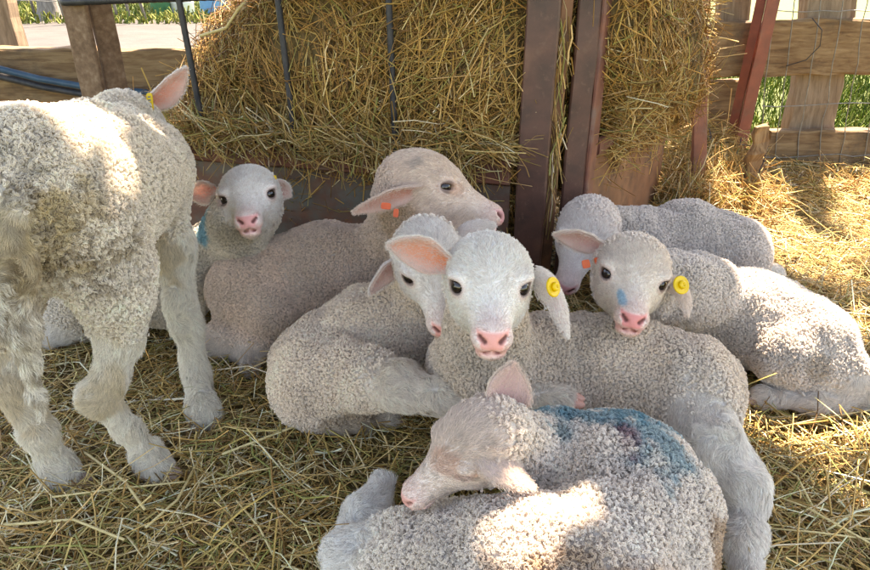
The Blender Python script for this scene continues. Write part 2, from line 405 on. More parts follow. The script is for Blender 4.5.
def lay(n, x0, x1, y0, y1, zlo, zhi, lmu, lsd, w0, w1, weights, name, parent=None, tilt=0.16, mat='straw'):
    # denser towards the camera
    y = y0 + (y1 - y0) * rng.random(n) ** 1.35; x = rng.uniform(x0, x1, n) * (0.62 + 0.38 * (y - y0) / (y1 - y0))
    ang = rng.uniform(0, 2 * math.pi, n) + (fbm(np.stack([x, y, 0 * x], 1), 3.0, 77) - 0.5) * 3
    d = np.stack([np.cos(ang), np.sin(ang), rng.normal(0, tilt, n)], 1)
    L = np.clip(np.exp(rng.normal(math.log(lmu), lsd, n)), 0.02, 0.34)
    z = gh(x, y) + zlo + (zhi - zlo) * rng.random(n) ** 1.6 + np.abs(d[:, 2]) * L * 0.35
    return straws(name, np.stack([x, y, z], 1), d, np.tile([0, 0, 1.], (n, 1)) + rng.normal(0, 0.3, (n, 3)), L,
                  rng.uniform(w0, w1, n), rng.normal(0, 0.10, n), np.clip(straw_cols(n, weights) * (1.12, 1.18, 1.20), 0, 0.9), mat, parent)
bed = lay(44000, -1.75, 1.9, 0.30, 2.5, 0.0, 0.024, 0.060, 0.55, 0.0013, 0.0034, (5, 4, 5, 4, 3, 3, 2, 2, 2), 'straw_bedding')
tag(bed, 'golden straw bedding strewn thickly over the pen floor', 'straw')
chaff = lay(26000, -1.75, 1.9, 0.30, 2.5, -0.004, 0.014, 0.032, 0.45, 0.0012, 0.0026, (4, 5, 3, 1, 5, 4, 3, 4, 1), 'straw_chaff', tilt=0.25)
tag(chaff, 'fine short straw chaff between the longer straws of the bedding', 'straw chaff')

near = lay(9000, -1.0, 1.1, 0.34, 1.3, 0.008, 0.030, 0.045, 0.5, 0.0010, 0.0024, (4, 3, 5, 5, 2, 3, 3, 1, 4), 'straw_litter', tilt=0.22)
tag(near, 'thin pale straw litter scattered on top of the nearest bedding', 'straw litter')

# ================================================================== HAY FEEDER
K1, K0 = np.array([0.185, 1.215]), np.array([-0.735, 1.470])      # front face: near corner, far-left post
R1, R0 = np.array([0.285, 1.245]), np.array([0.655, 1.860])       # right face: near corner, back end
def on(a, b, t, z): p = a + (b - a) * t; return np.array([p[0], p[1], z])
fdir = np.array([*nrm(K0 - K1), 0]); fn = np.array([-fdir[1], fdir[0], 0.0]); fn = fn if fn[1] < 0 else -fn
rdir = np.array([*nrm(R0 - R1), 0]); rn = np.array([rdir[1], -rdir[0], 0.0]); rn = rn if rn[0] > 0 else -rn
feeder = empty('hay_feeder', (0.0, 1.5, 0.0)); tag(feeder, 'rusty maroon steel hay feeder with dark upright bars, heaped with hay', 'hay feeder')
# left corner post: an angle iron, two plates
lp = np.array([K0[0], K0[1], 0])
plank('post', lp + (0, 0, -0.03) + fn * 0.01, lp + (0, 0, 1.15) + fn * 0.01, 0.012, 0.058, fn, 'post_brown', feeder, rough=0.0008, bev=0.002)
plank('post', lp + (0.034, 0.022, -0.03), lp + (0.034, 0.022, 1.15), 0.012, 0.046, (0.75, -0.66, 0), 'post_brown', feeder, rough=0.0008, bev=0.002)
# near corner: front channel, dark gap, side channel
kc = np.array([K1[0], K1[1], 0])
plank('post', kc + (0, 0, -0.03), kc + (0, 0, 1.15), 0.014, 0.058, fn, 'maroon', feeder, rough=0.0007, bev=0.003)
plank('post', kc + (0.041, 0.020, -0.03), kc + (0.041, 0.020, 1.15), 0.010, 0.026, (0.35, -0.93, 0), 'orange_rust', feeder, rough=0.0007, bev=0.003)
rc = np.array([R1[0], R1[1], 0])
plank('post', rc + (-0.014, 0.004, -0.03), rc + (-0.014, 0.004, 1.15), 0.012, 0.042, (0.05, -1, 0), 'maroon', feeder, rough=0.0007, bev=0.003)
plank('post', rc + (0.020, 0.018, -0.03), rc + (0.020, 0.018, 1.15), 0.010, 0.040, rn, 'rust', feeder, rough=0.0007, bev=0.003)
# trough: lip rail above a sheet panel, front and side
plank('lip_rail', on(K1, K0, 0.045, 0.262), on(K1, K0, 0.955, 0.262), 0.016, 0.050, fn, 'rust', feeder, rough=0.0008, bev=0.004)
plank('trough_panel', on(K1, K0, 0.045, 0.10) - fn * 0.006, on(K1, K0, 0.955, 0.10) - fn * 0.006, 0.006, 0.268, fn, 'panel', feeder, rough=0.0006, bev=0.001)
plank('trough_panel', on(R1, R0, 0.07, 0.13), on(R1, R0, 0.98, 0.13), 0.006, 0.30, rn, 'orange_rust', feeder, rough=0.0006, bev=0.001)
plank('lip_rail', on(R1, R0, 0.07, 0.295) + rn * 0.008, on(R1, R0, 0.98, 0.295) + rn * 0.008, 0.014, 0.03, rn, 'rust', feeder, rough=0.0008, bev=0.003)
# horizontal bar and uprights of reinforcing bar
tube('top_bar', line(on(K0, K1, -0.01, 0.552) + fn * 0.03, on(K0, K1, 0.98, 0.592) + fn * 0.03, 120), 0.0075, 'dark_bar', feeder, rib=0.10)
for px, pb in ((190, 104), (287, 126), (395, 104)):
    d = ray(px, 4); t = ((K1[0] - 0) * fn[0] + (K1[1] - 0) * fn[1]) / (d[0] * fn[0] + d[1] * fn[1])
    top = EYE + d * t + fn * 0.035
    tube('upright_bar', line(np.array([top[0], top[1], 0.272]) - fn * 0.018, (top[0], top[1], 0.585), 46), 0.0058, 'dark_bar', feeder, rib=0.10)
tube('upright_bar', line(Y(684, -60, 1.80), Y(682, 60, 1.80), 40), 0.006, 'dark_bar', feeder, rib=0.10)
plank('post', Y(704, -70, 1.84), Y(698, 175, 1.84), 0.012, 0.045, (0.3, -0.95, 0), 'rust', feeder, rough=0.0008, bev=0.002)
plank('post', Y(659, -70, 1.98), Y(657, 140, 1.98), 0.012, 0.04, (0.3, -0.95, 0), 'rust', feeder, rough=0.0008, bev=0.002)

# ================================================================== PEN FENCE
FY = 2.27
fence = empty('timber_fence', (0.3, FY, -0.03)); tag(fence, 'weathered timber pen fence of thick horizontal boards behind the feeder', 'fence')
plank('board', Y(640, 50, FY), Y(1000, 44, FY), 0.045, 0.170, (0, 1, 0), 'wood', fence, rough=0.004)
plank('board', Y(764, 150, FY - 0.02), Y(1000, 148, FY - 0.02), 0.05, 0.140, (0, 1, 0), 'wood', fence, rough=0.004)
plank('board', Y(668, 109, FY + 0.05), Y(752, 108, FY + 0.05), 0.04, 0.200, (0, 1, 0), 'wood', fence, rough=0.004)
plank('board', Y(-160, 75, FY), Y(330, 73, FY), 0.09, 0.165, (0, 1, 0), 'wood', fence, rough=0.004)
plank('upright', Y(803, 160, FY + 0.065), Y(838, -60, FY + 0.065), 0.05, 0.165, (0, 1, 0), 'wood_grey', fence, rough=0.004)
plank('upright', Y(728, 60, FY + 0.065), Y(737, -60, FY + 0.065), 0.05, 0.10, (0, 1, 0), 'wood_grey', fence, rough=0.004)
plank('upright', Y(-25, 120, FY + 0.08), Y(-20, -60, FY + 0.08), 0.05, 0.12, (0, 1, 0), 'wood_grey', fence, rough=0.004)

red = empty('steel_post', Y(735, 158, FY - 0.09)); tag(red, 'red-oxide painted steel angle post leaning in front of the timber fence', 'post')
p0, p1 = Y(737, 160, FY - 0.08), Y(786, -55, FY - 0.08)
plank('face_plate', p0, p1, 0.006, 0.046, (0.25, -0.97, 0), 'red_post', red, rough=0.0005, bev=0.001)
plank('side_plate', p0 + (-0.030, 0.016, 0), p1 + (-0.030, 0.016, 0), 0.006, 0.030, (-0.75, -0.66, 0), 'red_post', red, rough=0.0005, bev=0.001)
# wire mesh panel
lines = []
for k, (xb, xt) in enumerate(((757, 779), (773, 801), (795, 828), (815, 850), (838, 873), (862, 897))):
    lines.append(line(Y(xb, 172, FY - 0.05), Y(xt, -40, FY - 0.05), 12, wob=0.002, seed=k))
for k, y in enumerate((12, 106, 157)):
    lines.append(line(Y(762, y, FY - 0.053), Y(960, y - 4, FY - 0.053), 14, wob=0.0025, seed=20 + k))
mesh_w = joined_tubes('wire_mesh', lines, 0.0017, 'wire'); tag(mesh_w, 'rusty wire mesh panel stretched over the timber fence on the right', 'wire mesh')
# bent loose wire on the mesh
P = np.array([Y(786, 66, FY - 0.06), Y(806, 60, FY - 0.06), Y(820, 46, FY - 0.06), Y(822, 30, FY - 0.06), Y(812, 18, FY - 0.06)])
lw = tube('loose_wire', P, 0.0016, 'dark_bar'); tag(lw, 'thin dark wire curling across the upper right fence board', 'wire')
# broken stake in front of the fence
sk = empty('wooden_stake', T(745, 196, 0)); tag(sk, 'short broken grey wooden stake standing in straw below the red post', 'stake')
plank('stake_board', T(746, 200, -0.02), T(746, 200, 0) + np.array([0.012, 0.02, 0.215]), 0.030, 0.078, (0.35, -1, 0), 'wood', sk, rough=0.006, taper=0.6, seg=9, bev=0.012)
lines = [line(T(728, 190, 0), T(733, 178, 0) + (0, 0, 0.13), 8, wob=0.003, seed=1), line(T(752, 202, 0), T(757, 196, 0) + (0, 0, 0.15), 8, wob=0.004, seed=2),
         line(T(700, 172, 0) + (0, 0, 0.12), T(760, 180, 0) + (0, 0, 0.11), 12, sag=0.01, wob=0.003, seed=3), line(T(703, 186, 0), T(700, 178, 0) + (0, 0, 0.16), 8, wob=0.003, seed=4)]
hw = joined_tubes('hanging_wire', lines, 0.0016, 'dark_bar'); tag(hw, 'tangle of thin black wires standing round the broken stake', 'wire')
# blue water pipe along the left timber
pp = [Y(-120, 60, FY - 0.12), Y(-30, 63, FY - 0.11), Y(0, 69, FY - 0.10), Y(40, 79, FY - 0.10), Y(80, 86, FY - 0.10), Y(130, 91, FY - 0.09), Y(200, 98, FY - 0.09)]
pipe = tube('pipe_and_shadow', pp, 0.011, 'blue_pipe', n=12); tag(pipe, 'dark blue plastic water pipe running along the left fence timber', 'pipe')
pipe_shadow = tube('pipe_and_shadow', [p + np.array([0, 0.012, -0.028]) for p in pp], 0.012, 'dark_bar', n=12); tag(pipe_shadow, 'black strip standing in for the shadow under the dark blue water pipe', 'pipe')  # dark tube added as the shadow below the blue pipe

# ================================================================== hay heap (surface nets pipeline is shared with the lambs)
def sd_ell(p, c, r, R=None):
    q = p - c
    if R is not None: q = q @ R
    r = np.asarray(r, float); k0 = np.linalg.norm(q / r, axis=1); k1 = np.linalg.norm(q / (r * r), axis=1)
    return k0 * (k0 - 1) / np.maximum(k1, 1e-9)
def sd_cone(p, a, b, r1, r2):
    ba = b - a; h = np.clip((p - a) @ ba / max(np.dot(ba, ba), 1e-12), 0, 1)
    return np.linalg.norm(p - a - h[:, None] * ba, axis=1) - (r1 + (r2 - r1) * h)
def smin(a, b, k):
    h = np.clip(0.5 + 0.5 * (b - a) / k, 0, 1); return b * (1 - h) + a * h - k * h * (1 - h)
def smax(a, b, k): return -smin(-a, -b, k)
def surface_nets(fn, lo, hi, h, B=5):
    lo, hi = np.asarray(lo, float), np.asarray(hi, float)
    nb = np.ceil((hi - lo) / (h * B)).astype(int) + 1
    g = np.stack(np.meshgrid(*[np.arange(n) for n in nb], indexing='ij'), -1).reshape(-1, 3)
    dc = fn(lo + (g + 0.5) * h * B - 0.5 * h)
    D = np.empty(nb * B, dtype=np.float32)
    D[:] = np.repeat(np.repeat(np.repeat(np.where(dc > 0, 1.0, -1.0).reshape(nb).astype(np.float32), B, 0), B, 1), B, 2)
    act = g[np.abs(dc) < h * B * 1.5]
    off = np.stack(np.meshgrid(*[np.arange(B)] * 3, indexing='ij'), -1).reshape(-1, 3)
    idx = (act[:, None] * B + off[None]).reshape(-1, 3)
    D[idx[:, 0], idx[:, 1], idx[:, 2]] = fn(lo + idx * h)
    n = np.array(D.shape); s = D < 0
    c8 = [(i, j, k) for i in (0, 1) for j in (0, 1) for k in (0, 1)]
    cnt = np.zeros(n - 1, dtype=np.int8)
    for i, j, k in c8: cnt += s[i:n[0] - 1 + i, j:n[1] - 1 + j, k:n[2] - 1 + k]
    cells = np.argwhere((cnt > 0) & (cnt < 8))
    cid = np.full(n - 1, -1, dtype=np.int64); cid[tuple(cells.T)] = np.arange(len(cells))
    acc = np.zeros((len(cells), 3)); num = np.zeros(len(cells))
    for a in c8:
        for ax in range(3):
            if a[ax] == 0:
                b = list(a); b[ax] = 1
                pa, pb = cells + a, cells + b
                va, vb = D[tuple(pa.T)], D[tuple(pb.T)]
                m = (va < 0) != (vb < 0)
                t = np.where(m, va / np.where(m, va - vb, 1), 0)
                pos = pa.astype(float); pos[:, ax] += t
                acc[m] += pos[m]; num[m] += 1
    V = lo + acc / num[:, None] * h
    quads = []
    for ax in range(3):
        u, v = (ax + 1) % 3, (ax + 2) % 3
        sl0 = [slice(None)] * 3; sl1 = [slice(None)] * 3; sl0[ax] = slice(0, -1); sl1[ax] = slice(1, None)
        e = np.argwhere(s[tuple(sl0)] != s[tuple(sl1)])
        e = e[(e[:, u] > 0) & (e[:, v] > 0) & (e[:, u] < n[u] - 1) & (e[:, v] < n[v] - 1)]
        neg = s[tuple(e.T)]
        def cell(du, dv):
            c = e.copy(); c[:, u] -= du; c[:, v] -= dv; return cid[tuple(c.T)]
        q = np.stack([cell(1, 1), cell(0, 1), cell(0, 0), cell(1, 0)], 1)
        q[~neg] = q[~neg][:, ::-1]
        quads.append(q)
    Q = np.concatenate(quads); Q = Q[(Q >= 0).all(1)]
    return V, Q
def vnormals(V, Q):
    fnv = np.cross(V[Q[:, 2]] - V[Q[:, 0]], V[Q[:, 3]] - V[Q[:, 1]])
    vn = np.zeros_like(V)
    for k in range(4): np.add.at(vn, Q[:, k], fnv)
    return nrm(vn), 0.5 * np.linalg.norm(fnv, axis=1), nrm(fnv)
def sample(V, Q, vn, area, n, r):
    f = r.choice(len(Q), n, p=area / area.sum()); a, b = r.random((2, n, 1)); q = Q[f]
    w = [(1 - a) * (1 - b), a * (1 - b), a * b, (1 - a) * b]
    return sum(w[k] * V[q[:, k]] for k in range(4)), nrm(sum(w[k] * vn[q[:, k]] for k in range(4)))

def hay_sdf(p):
    d = sd_ell(p, np.array([0.00, 1.62, 0.42]), (0.36, 0.34, 0.55))
    d = smin(d, sd_ell(p, np.array([-0.28, 1.62, 0.30]), (0.30, 0.20, 0.26)), 0.08)
    d = smin(d, sd_ell(p, np.array([0.10, 1.42, 0.42]), (0.16, 0.17, 0.55)), 0.06)
    d = smin(d, sd_ell(p, np.array([-0.17, 1.50, 0.36]), (0.20, 0.17, 0.42)), 0.06)
    d = smin(d, sd_ell(p, np.array([0.33, 1.52, 0.60]), (0.16, 0.24, 0.42)), 0.06)
    d = smin(d, sd_ell(p, np.array([0.48, 1.72, 0.40]), (0.17, 0.18, 0.20)), 0.06)
    d = smin(d, sd_ell(p, np.array([-0.52, 1.58, 0.24]), (0.24, 0.12, 0.10)), 0.06)
    return d + (fbm(p, 9, 51, 3) - 0.5) * 0.07
V, Q = surface_nets(hay_sdf, (-0.85, 1.1, 0.0), (0.8, 2.1, 1.2), 0.014)
M['hay_core'] = tex_mat('hay_core', [(0.3, (0.06, 0.038, 0.016)), (0.7, (0.20, 0.13, 0.05))], scale=40, bump=0.8, bump_dist=0.01)  # core kept dark to stand in for shade between the strands
hay_root = empty('hay_heap', (0, 1.55, 0.15)); tag(hay_root, 'tall heap of golden hay packed inside the rusty feeder', 'hay')
mesh_obj('core', V, Q, 'hay_core', hay_root)
vn, ar, _ = vnormals(V, Q)
n = 33000
hp, hn = sample(V, Q, vn, ar, n * 2, rng)
keep = (hn[:, 1] < 0.35) | (hn[:, 2] > 0.3) | (hn[:, 0] > 0.2); keep &= ~((noise(hp, 13, 71) > 0.66) & (rng.random(len(hp)) < 0.8)); hp, hn = hp[keep][:n], hn[keep][:n]; n = len(hp)
flow = (fbm(hp, 4.5, 61, 2) - 0.5) * 5
t1 = nrm(np.cross(hn, np.array([0.02, 0.1, 1.0]))); t2 = np.cross(hn, t1)
ang = flow + rng.normal(0, 0.75, n) + math.pi / 2
dd = t1 * np.cos(ang)[:, None] + t2 * np.sin(ang)[:, None] + hn * rng.normal(0.06, 0.20, n)[:, None]
LL = np.clip(np.exp(rng.normal(math.log(0.085), 0.5, n)), 0.03, 0.28)
straws('hay_strands', hp + hn * rng.uniform(-0.004, 0.022, n)[:, None], dd, hn, LL, rng.uniform(0.0011, 0.0028, n), rng.normal(0.03, 0.10, n),
       straw_cols(n, (6, 6, 3, 1.0, 6, 2.5, 1.2, 5, 0.4)) * (1.04, 0.97, 0.86), 'straw', hay_root)
# loose straws sticking out of the heap and over the lips
def tuft(name, n, pts, spread, dirs, lmu, parent=None, weights=(5, 5, 4, 2, 4, 3, 2, 2, 1), jit=0.5, w=(0.0016, 0.0036)):
    pts = np.asarray(pts, float); k = rng.integers(0, len(pts), n)
    c = pts[k] + rng.normal(0, 1, (n, 3)) * np.asarray(spread); d = nrm(np.asarray(dirs, float))[k % len(dirs)] + rng.normal(0, jit, (n, 3))
    L = np.clip(np.exp(rng.normal(math.log(lmu), 0.4, n)), 0.03, 0.3)
    return straws(name, c, d, rng.normal(0, 1, (n, 3)) + (0, 0, 0.5), L, rng.uniform(*w, n), rng.normal(0.05, 0.1, n), straw_cols(n, weights), 'straw', parent)
tuft('lip_straws', 1500, [on(K1, K0, t, 0.305) + fn * 0.012 for t in np.linspace(0.08, 0.80, 14)], (0.03, 0.02, 0.02), [(1, 0, -0.2), (0.3, -0.6, -0.7), (-1, -0.2, 0.1), (0.1, -0.2, -1)], 0.09, hay_root)
tuft('side_straws', 1500, [on(R1, R0, t, z) + rn * 0.02 for t, z in ((0.15, 0.36), (0.3, 0.35), (0.45, 0.36), (0.6, 0.38), (0.75, 0.40), (0.88, 0.44), (0.95, 0.36), (0.7, 0.48), (0.9, 0.52))], (0.03, 0.04, 0.05), [(1, -0.4, 0.2), (0.4, -0.7, -0.7), (0.8, 0.3, 0.4), (0.1, -0.3, -1)], 0.08, hay_root)
tuft('corner_straws', 60, [np.array([0.225, 1.222, z]) for z in (0.25, 0.32, 0.38, 0.46, 0.5)], (0.006, 0.006, 0.02), [(0.05, -0.1, -1)], 0.09, hay_root, jit=0.14)
# heap of loose straw on the floor at the right end of the feeder
pile = tuft('straw_pile', 3200, [T(x, y, 0) + (0, 0, z) for x, y, z in ((690, 178, 0.06), (705, 190, 0.05), (672, 195, 0.04), (725, 192, 0.03), (700, 168, 0.10), (690, 205, 0.03), (720, 176, 0.05), (740, 205, 0.02))], (0.05, 0.05, 0.025), [(1, 0, 0.1), (0.2, 0.4, 0.5), (-0.6, 0.5, 0.1), (0.3, -0.5, -0.2)], 0.10)
tag(pile, 'loose heap of dull straw piled beside the right end of the feeder', 'straw heap')
drift = tuft('straw_drift', 700, [T(x, y, 0) + (0, 0, 0.012) for x, y in ((770, 188), (800, 186), (830, 185), (860, 184), (890, 186), (790, 196), (850, 194))], (0.08, 0.035, 0.006), [(1, 0, 0.02), (0.7, 0.7, 0.1), (-0.7, 0.6, 0.0)], 0.09)
tag(drift, 'low drift of pale straw along the foot of the right fence', 'straw drift')

# prominent single stalks
def stalk(pts, r=0.0022, parent=None): return tube('straw_stalk', pts, r, 'stalk', parent, n=6)
s1 = stalk([Y(252, -6, 1.42), Y(238, 10, 1.43), Y(226, 28, 1.44), Y(200, 36, 1.45)], 0.0032); tag(s1, 'bent broken straw stalk jutting from the hay top at left', 'straw stalk')
s2 = stalk([T(703, 172, 0.04), T(706, 140, 0.10), Y(708, 88, 1.86)], 0.003); tag(s2, 'long straw stalk leaning up out of the floor heap by the feeder', 'straw stalk')
for k, pts in enumerate(([(745, 505), (800, 528), (868, 566)], [(752, 470), (790, 500), (812, 535)], [(760, 545), (810, 552), (868, 558)], [(60, 520), (120, 508), (190, 500)], [(195, 500), (250, 488), (318, 470)],
                         [(150, 545), (182, 520), (205, 470)], [(225, 470), (300, 440), (330, 420)], [(10, 545), (80, 540), (130, 560)], [(770, 440), (820, 430), (868, 424)], [(760, 415), (800, 440), (830, 470)],
                         [(240, 520), (262, 545), (275, 569)], [(90, 470), (130, 500), (150, 530)], [(800, 250), (850, 262), (900, 258)], [(770, 225), (800, 240), (815, 262)])):
    P = np.array([T(x, y, 0.0) for x, y in pts]); P[:, 2] = gh(P[:, 0], P[:, 1]) + 0.026 + rng.uniform(0, 0.008, 3)
    stalk(P, rng.uniform(0.0010, 0.0018), bed)

# ================================================================== FAR YARD
def grass_patch(name, n, x0, x1, y0, y1, h0, h1, w, label, cols):
    x, y = rng.uniform(x0, x1, n), y0 + (y1 - y0) * rng.random(n) ** 1.5
    dns = fbm(np.stack([x, y, 0 * x], 1), 1.6, 91, 3); k = rng.random(n) < sstep(0.1, 0.42, dns); x, y = x[k], y[k]; n = len(x)
    L = rng.uniform(h0, h1, n)
    d = np.stack([rng.normal(0, 0.35, n), rng.normal(0, 0.35, n), np.ones(n)], 1)
    cc = np.array(cols)[rng.integers(0, len(cols), n)] * rng.uniform(0.75, 1.25, (n, 1))
    o = straws(name, np.stack([x, y, -0.035 + L * 0.42], 1), d, rng.normal(0, 1, (n, 3)), L, rng.uniform(0.6 * w, w, n), rng.normal(0, 0.2, n), cc, 'blade', flat=0.15, rings=3)
    tag(o, label, 'grass'); return o
grass_patch('grass', 42000, 0.5, 4.6, 2.36, 7.0, 0.03, 0.10, 0.008, 'bright green grass growing behind the right timber fence', [(0.09, 0.15, 0.022), (0.13, 0.19, 0.03), (0.19, 0.21, 0.05), (0.07, 0.12, 0.02)])
grass_patch('grass', 12000, -10, 2.0, 8.6, 17.0, 0.05, 0.16, 0.03, 'pale yellow-green grass strip across the far side of the yard', [(0.22, 0.25, 0.06), (0.30, 0.30, 0.09), (0.16, 0.22, 0.05)])
farf = empty('wire_fence', T(30, 22, -0.03)); tag(farf, 'thin distant wire fence with slim stakes beyond the dusty yard', 'fence')
YF = depth(T(30, 22, 0)) / cp * 0.98
YF = T(30, 22, 0)[1]
for k, px in enumerate((-40, 2, 20, 37, 66, 88, 118, 131, 147, 255, 272)):
    a = T(px, 21 + (k % 3), -0.03)
    tube('stake', line(a, a + np.array([-0.12, 0, 1.25]), 5, wob=0.01, seed=k), 0.018, 'bark', farf, n=6)
for z in (0.25, 0.6, 0.95): 
    a, b = T(-60, 22, 0), T(300, 22, 0); a[2] = b[2] = z
    tube('wire', line(a, b, 20, sag=0.02, wob=0.01, seed=int(z * 10)), 0.005, 'wire', farf, n=4)
# tree stump
st = T(51, 21, -0.03); prof = [(0.21, 0), (0.15, 0.06), (0.12, 0.16), (0.105, 0.30), (0.10, 0.36)]
V, F = [], []
for r_, z in prof:
    for k in range(16):
        th = 2 * math.pi * k / 16; q = r_ * (1 + 0.22 * math.sin(3 * th + 1) * (1 if z < 0.1 else 0.35) + 0.06 * math.sin(7 * th))
        V.append((st[0] + q * math.cos(th), st[1] + q * math.sin(th), st[2] + z))
for i in range(4):
    for k in range(16): F.append((i * 16 + k, i * 16 + (k + 1) % 16, i * 16 + 16 + (k + 1) % 16, i * 16 + 16 + k))
F.append(tuple(range(64, 80)))
tag(mesh_obj('tree_stump', V, F, 'bark'), 'grey flared tree stump out in the yard behind the wire fence', 'tree stump')
def drum(name, c, r, h, mat, label, cat):
    prof = [(r * 0.93, 0), (r, 0.02), (r, h * 0.3), (r * 1.04, h * 0.33), (r, h * 0.36), (r, h * 0.64), (r * 1.04, h * 0.67), (r, h * 0.70), (r, h - 0.03), (r * 0.94, h)]
    V, F = [], []
    for q, z in prof:
        for k in range(24): th = 2 * math.pi * k / 24; V.append((c[0] + q * math.cos(th), c[1] + q * math.sin(th), c[2] + z))
    for i in range(len(prof) - 1):
        for k in range(24): F.append((i * 24 + k, i * 24 + (k + 1) % 24, i * 24 + 24 + (k + 1) % 24, i * 24 + 24 + k))
    F.append(tuple(range((len(prof) - 1) * 24, len(prof) * 24)))
    tag(mesh_obj(name, V, F, mat), label, cat)
drum('plastic_drum', T(217, 18, -0.03), 0.20, 0.8, 'blue_drum', 'light blue plastic drum standing far off in the yard', 'drum')
drum('plastic_bin', T(162, 16, -0.03), 0.13, 0.6, 'green_bin', 'dark green plastic bin far off left of the blue drum', 'bin')
drum('water_tank', T(183, 15, -0.03), 0.17, 0.5, 'white_tank', 'small white plastic tank between the green bin and blue drum', 'tank')
for k, (px, lab) in enumerate(((8, 'dark tree trunk at the far left edge of the yard'), (25, 'second dark tree trunk from the left edge beyond the yard'), (232, 'grey tree trunk just right of the far blue drum'))):
    a = T(px, 5, -0.03); tr = empty('tree', a); tag(tr, lab, 'tree', 'trees beyond the yard')
    tube('trunk', line(a, a + np.array([0.1, 0.1, 3.4]), 9, wob=0.03, seed=k), np.linspace(0.17, 0.09, 9), 'bark', tr, n=10)
    for j in range(5):
        b = a + np.array([0.08, 0.08, 2.2 + 0.25 * j]); th = 2.4 * j + k
        tube('limb', line(b, b + np.array([math.cos(th) * 0.9, math.sin(th) * 0.9, 0.9]), 5, wob=0.04, seed=j), np.linspace(0.05, 0.015, 5), 'bark', tr, n=6)
    m = 2200; pc = rng.normal(0, 1, (m, 3)); pc = nrm(pc) * rng.random((m, 1)) ** 0.4 * (1.5, 1.5, 1.1) + a + (0.1, 0.1, 3.5)
    pc = pc[noise(pc, 2.2, 5) > 0.42]; m = len(pc)
    straws('crown', pc, rng.normal(0, 1, (m, 3)), rng.normal(0, 1, (m, 3)), rng.uniform(0.08, 0.16, m), rng.uniform(0.04, 0.07, m), rng.normal(0, 0.1, m),
           np.array([(0.06, 0.10, 0.025)]) * rng.uniform(0.6, 1.5, (m, 1)), 'blade', tr, kind=None, flat=0.1, rings=3)

# ================================================================== LAMBS
HEAD = [  # local head: X right, Y to the nose, Z to the crown (metres at scale 1)
    ('e', (0, -0.004, 0.004), (0.050, 0.052, 0.049), 0.0), ('e', (0, 0.022, 0.004), (0.0460, 0.043, 0.043), 0.02),
    ('e', (0.019, 0.018, -0.029), (0.022, 0.036, 0.026), 0.02), ('e', (-0.019, 0.018, -0.029), (0.022, 0.036, 0.026), 0.02),
    ('c', (0, 0.045, -0.008), (0, 0.098, -0.0245), 0.0325, 0.0205, 0.022), ('e', (0, 0.105, -0.0270), (0.0205, 0.0165, 0.0160), 0.012),
    ('c', (0, 0.020, -0.044), (0, 0.092, -0.0440), 0.020, 0.0125, 0.014), ('e', (0, 0.101, -0.0425), (0.0165, 0.0125, 0.0095), 0.008),
    ('e', (0.034, 0.042, 0.0165), (0.015, 0.016, 0.009), 0.008), ('e', (-0.034, 0.042, 0.0165), (0.015, 0.016, 0.009), 0.008)]
EYE_C = np.array([0.0335, 0.0470, 0.005])           # eyeball centre
EYE_A = nrm(np.array([0.74, 0.67, 0.04])); EYE_B = nrm(np.array([-0.67, 0.74, 0.0])); EYE_R = np.stack([EYE_A, EYE_B, np.cross(EYE_A, EYE_B)], 1)
EYE_L = EYE_C + EYE_A * 0.0085
def warp(q):                                # stretches the muzzle forward
    q = q.copy(); q[:, 1] = np.where(q[:, 1] > 0.045, 0.045 + (q[:, 1] - 0.045) * 0.87, q[:, 1]); return q
def head_sdf(q, closed, lid=1.0):
    q = warp(q)
    d = None
    for h in HEAD:
        if h[0] == 'e': v = sd_ell(q, np.array(h[1]), h[2]); k = h[3]
        else: v = sd_cone(q, np.array(h[1]), np.array(h[2]), h[3], h[4]); k = h[5]
        d = v if d is None else smin(d, v, k)
    a = q.copy(); a[:, 0] = np.abs(a[:, 0])
    # lids: a soft rim, then the opening (a slit when the eye is shut)
    d = smin(d, sd_ell(a, EYE_C + EYE_A * 0.002, (0.0102, 0.0135, 0.0115), EYE_R), 0.007)
    op = (0.008, 0.0100, 0.0016) if closed else (0.011, 0.0096, 0.0066 * lid)
    d = smax(d, -sd_ell(a, EYE_C + EYE_A * 0.0125 + (0, 0, -0.004 if closed else 0), op, EYE_R), 0.0025)
    # nostrils, mouth line, groove under the nose
    d = smax(d, -sd_cone(a, np.array([0.0080, 0.1205, -0.0248]), np.array([0.0138, 0.1155, -0.0205]), 0.0022, 0.0016), 0.002)
    d = smax(d, -sd_cone(a, np.array([0, 0.1185, -0.0375]), np.array([0.0200, 0.090, -0.0400]), 0.0018, 0.0018), 0.004)
    return d

def head_frame(eye_px, D, fwd, up, s):
    y = camvec(*fwd); z = camvec(*up); z = nrm(z - y * np.dot(y, z)); x = np.cross(y, z)
    R = np.stack([x, y, z], 1)
    o = C(eye_px[0], eye_px[1], D) - R @ np.array([0, 0.044, 0.006]) * s
    return R, o, s

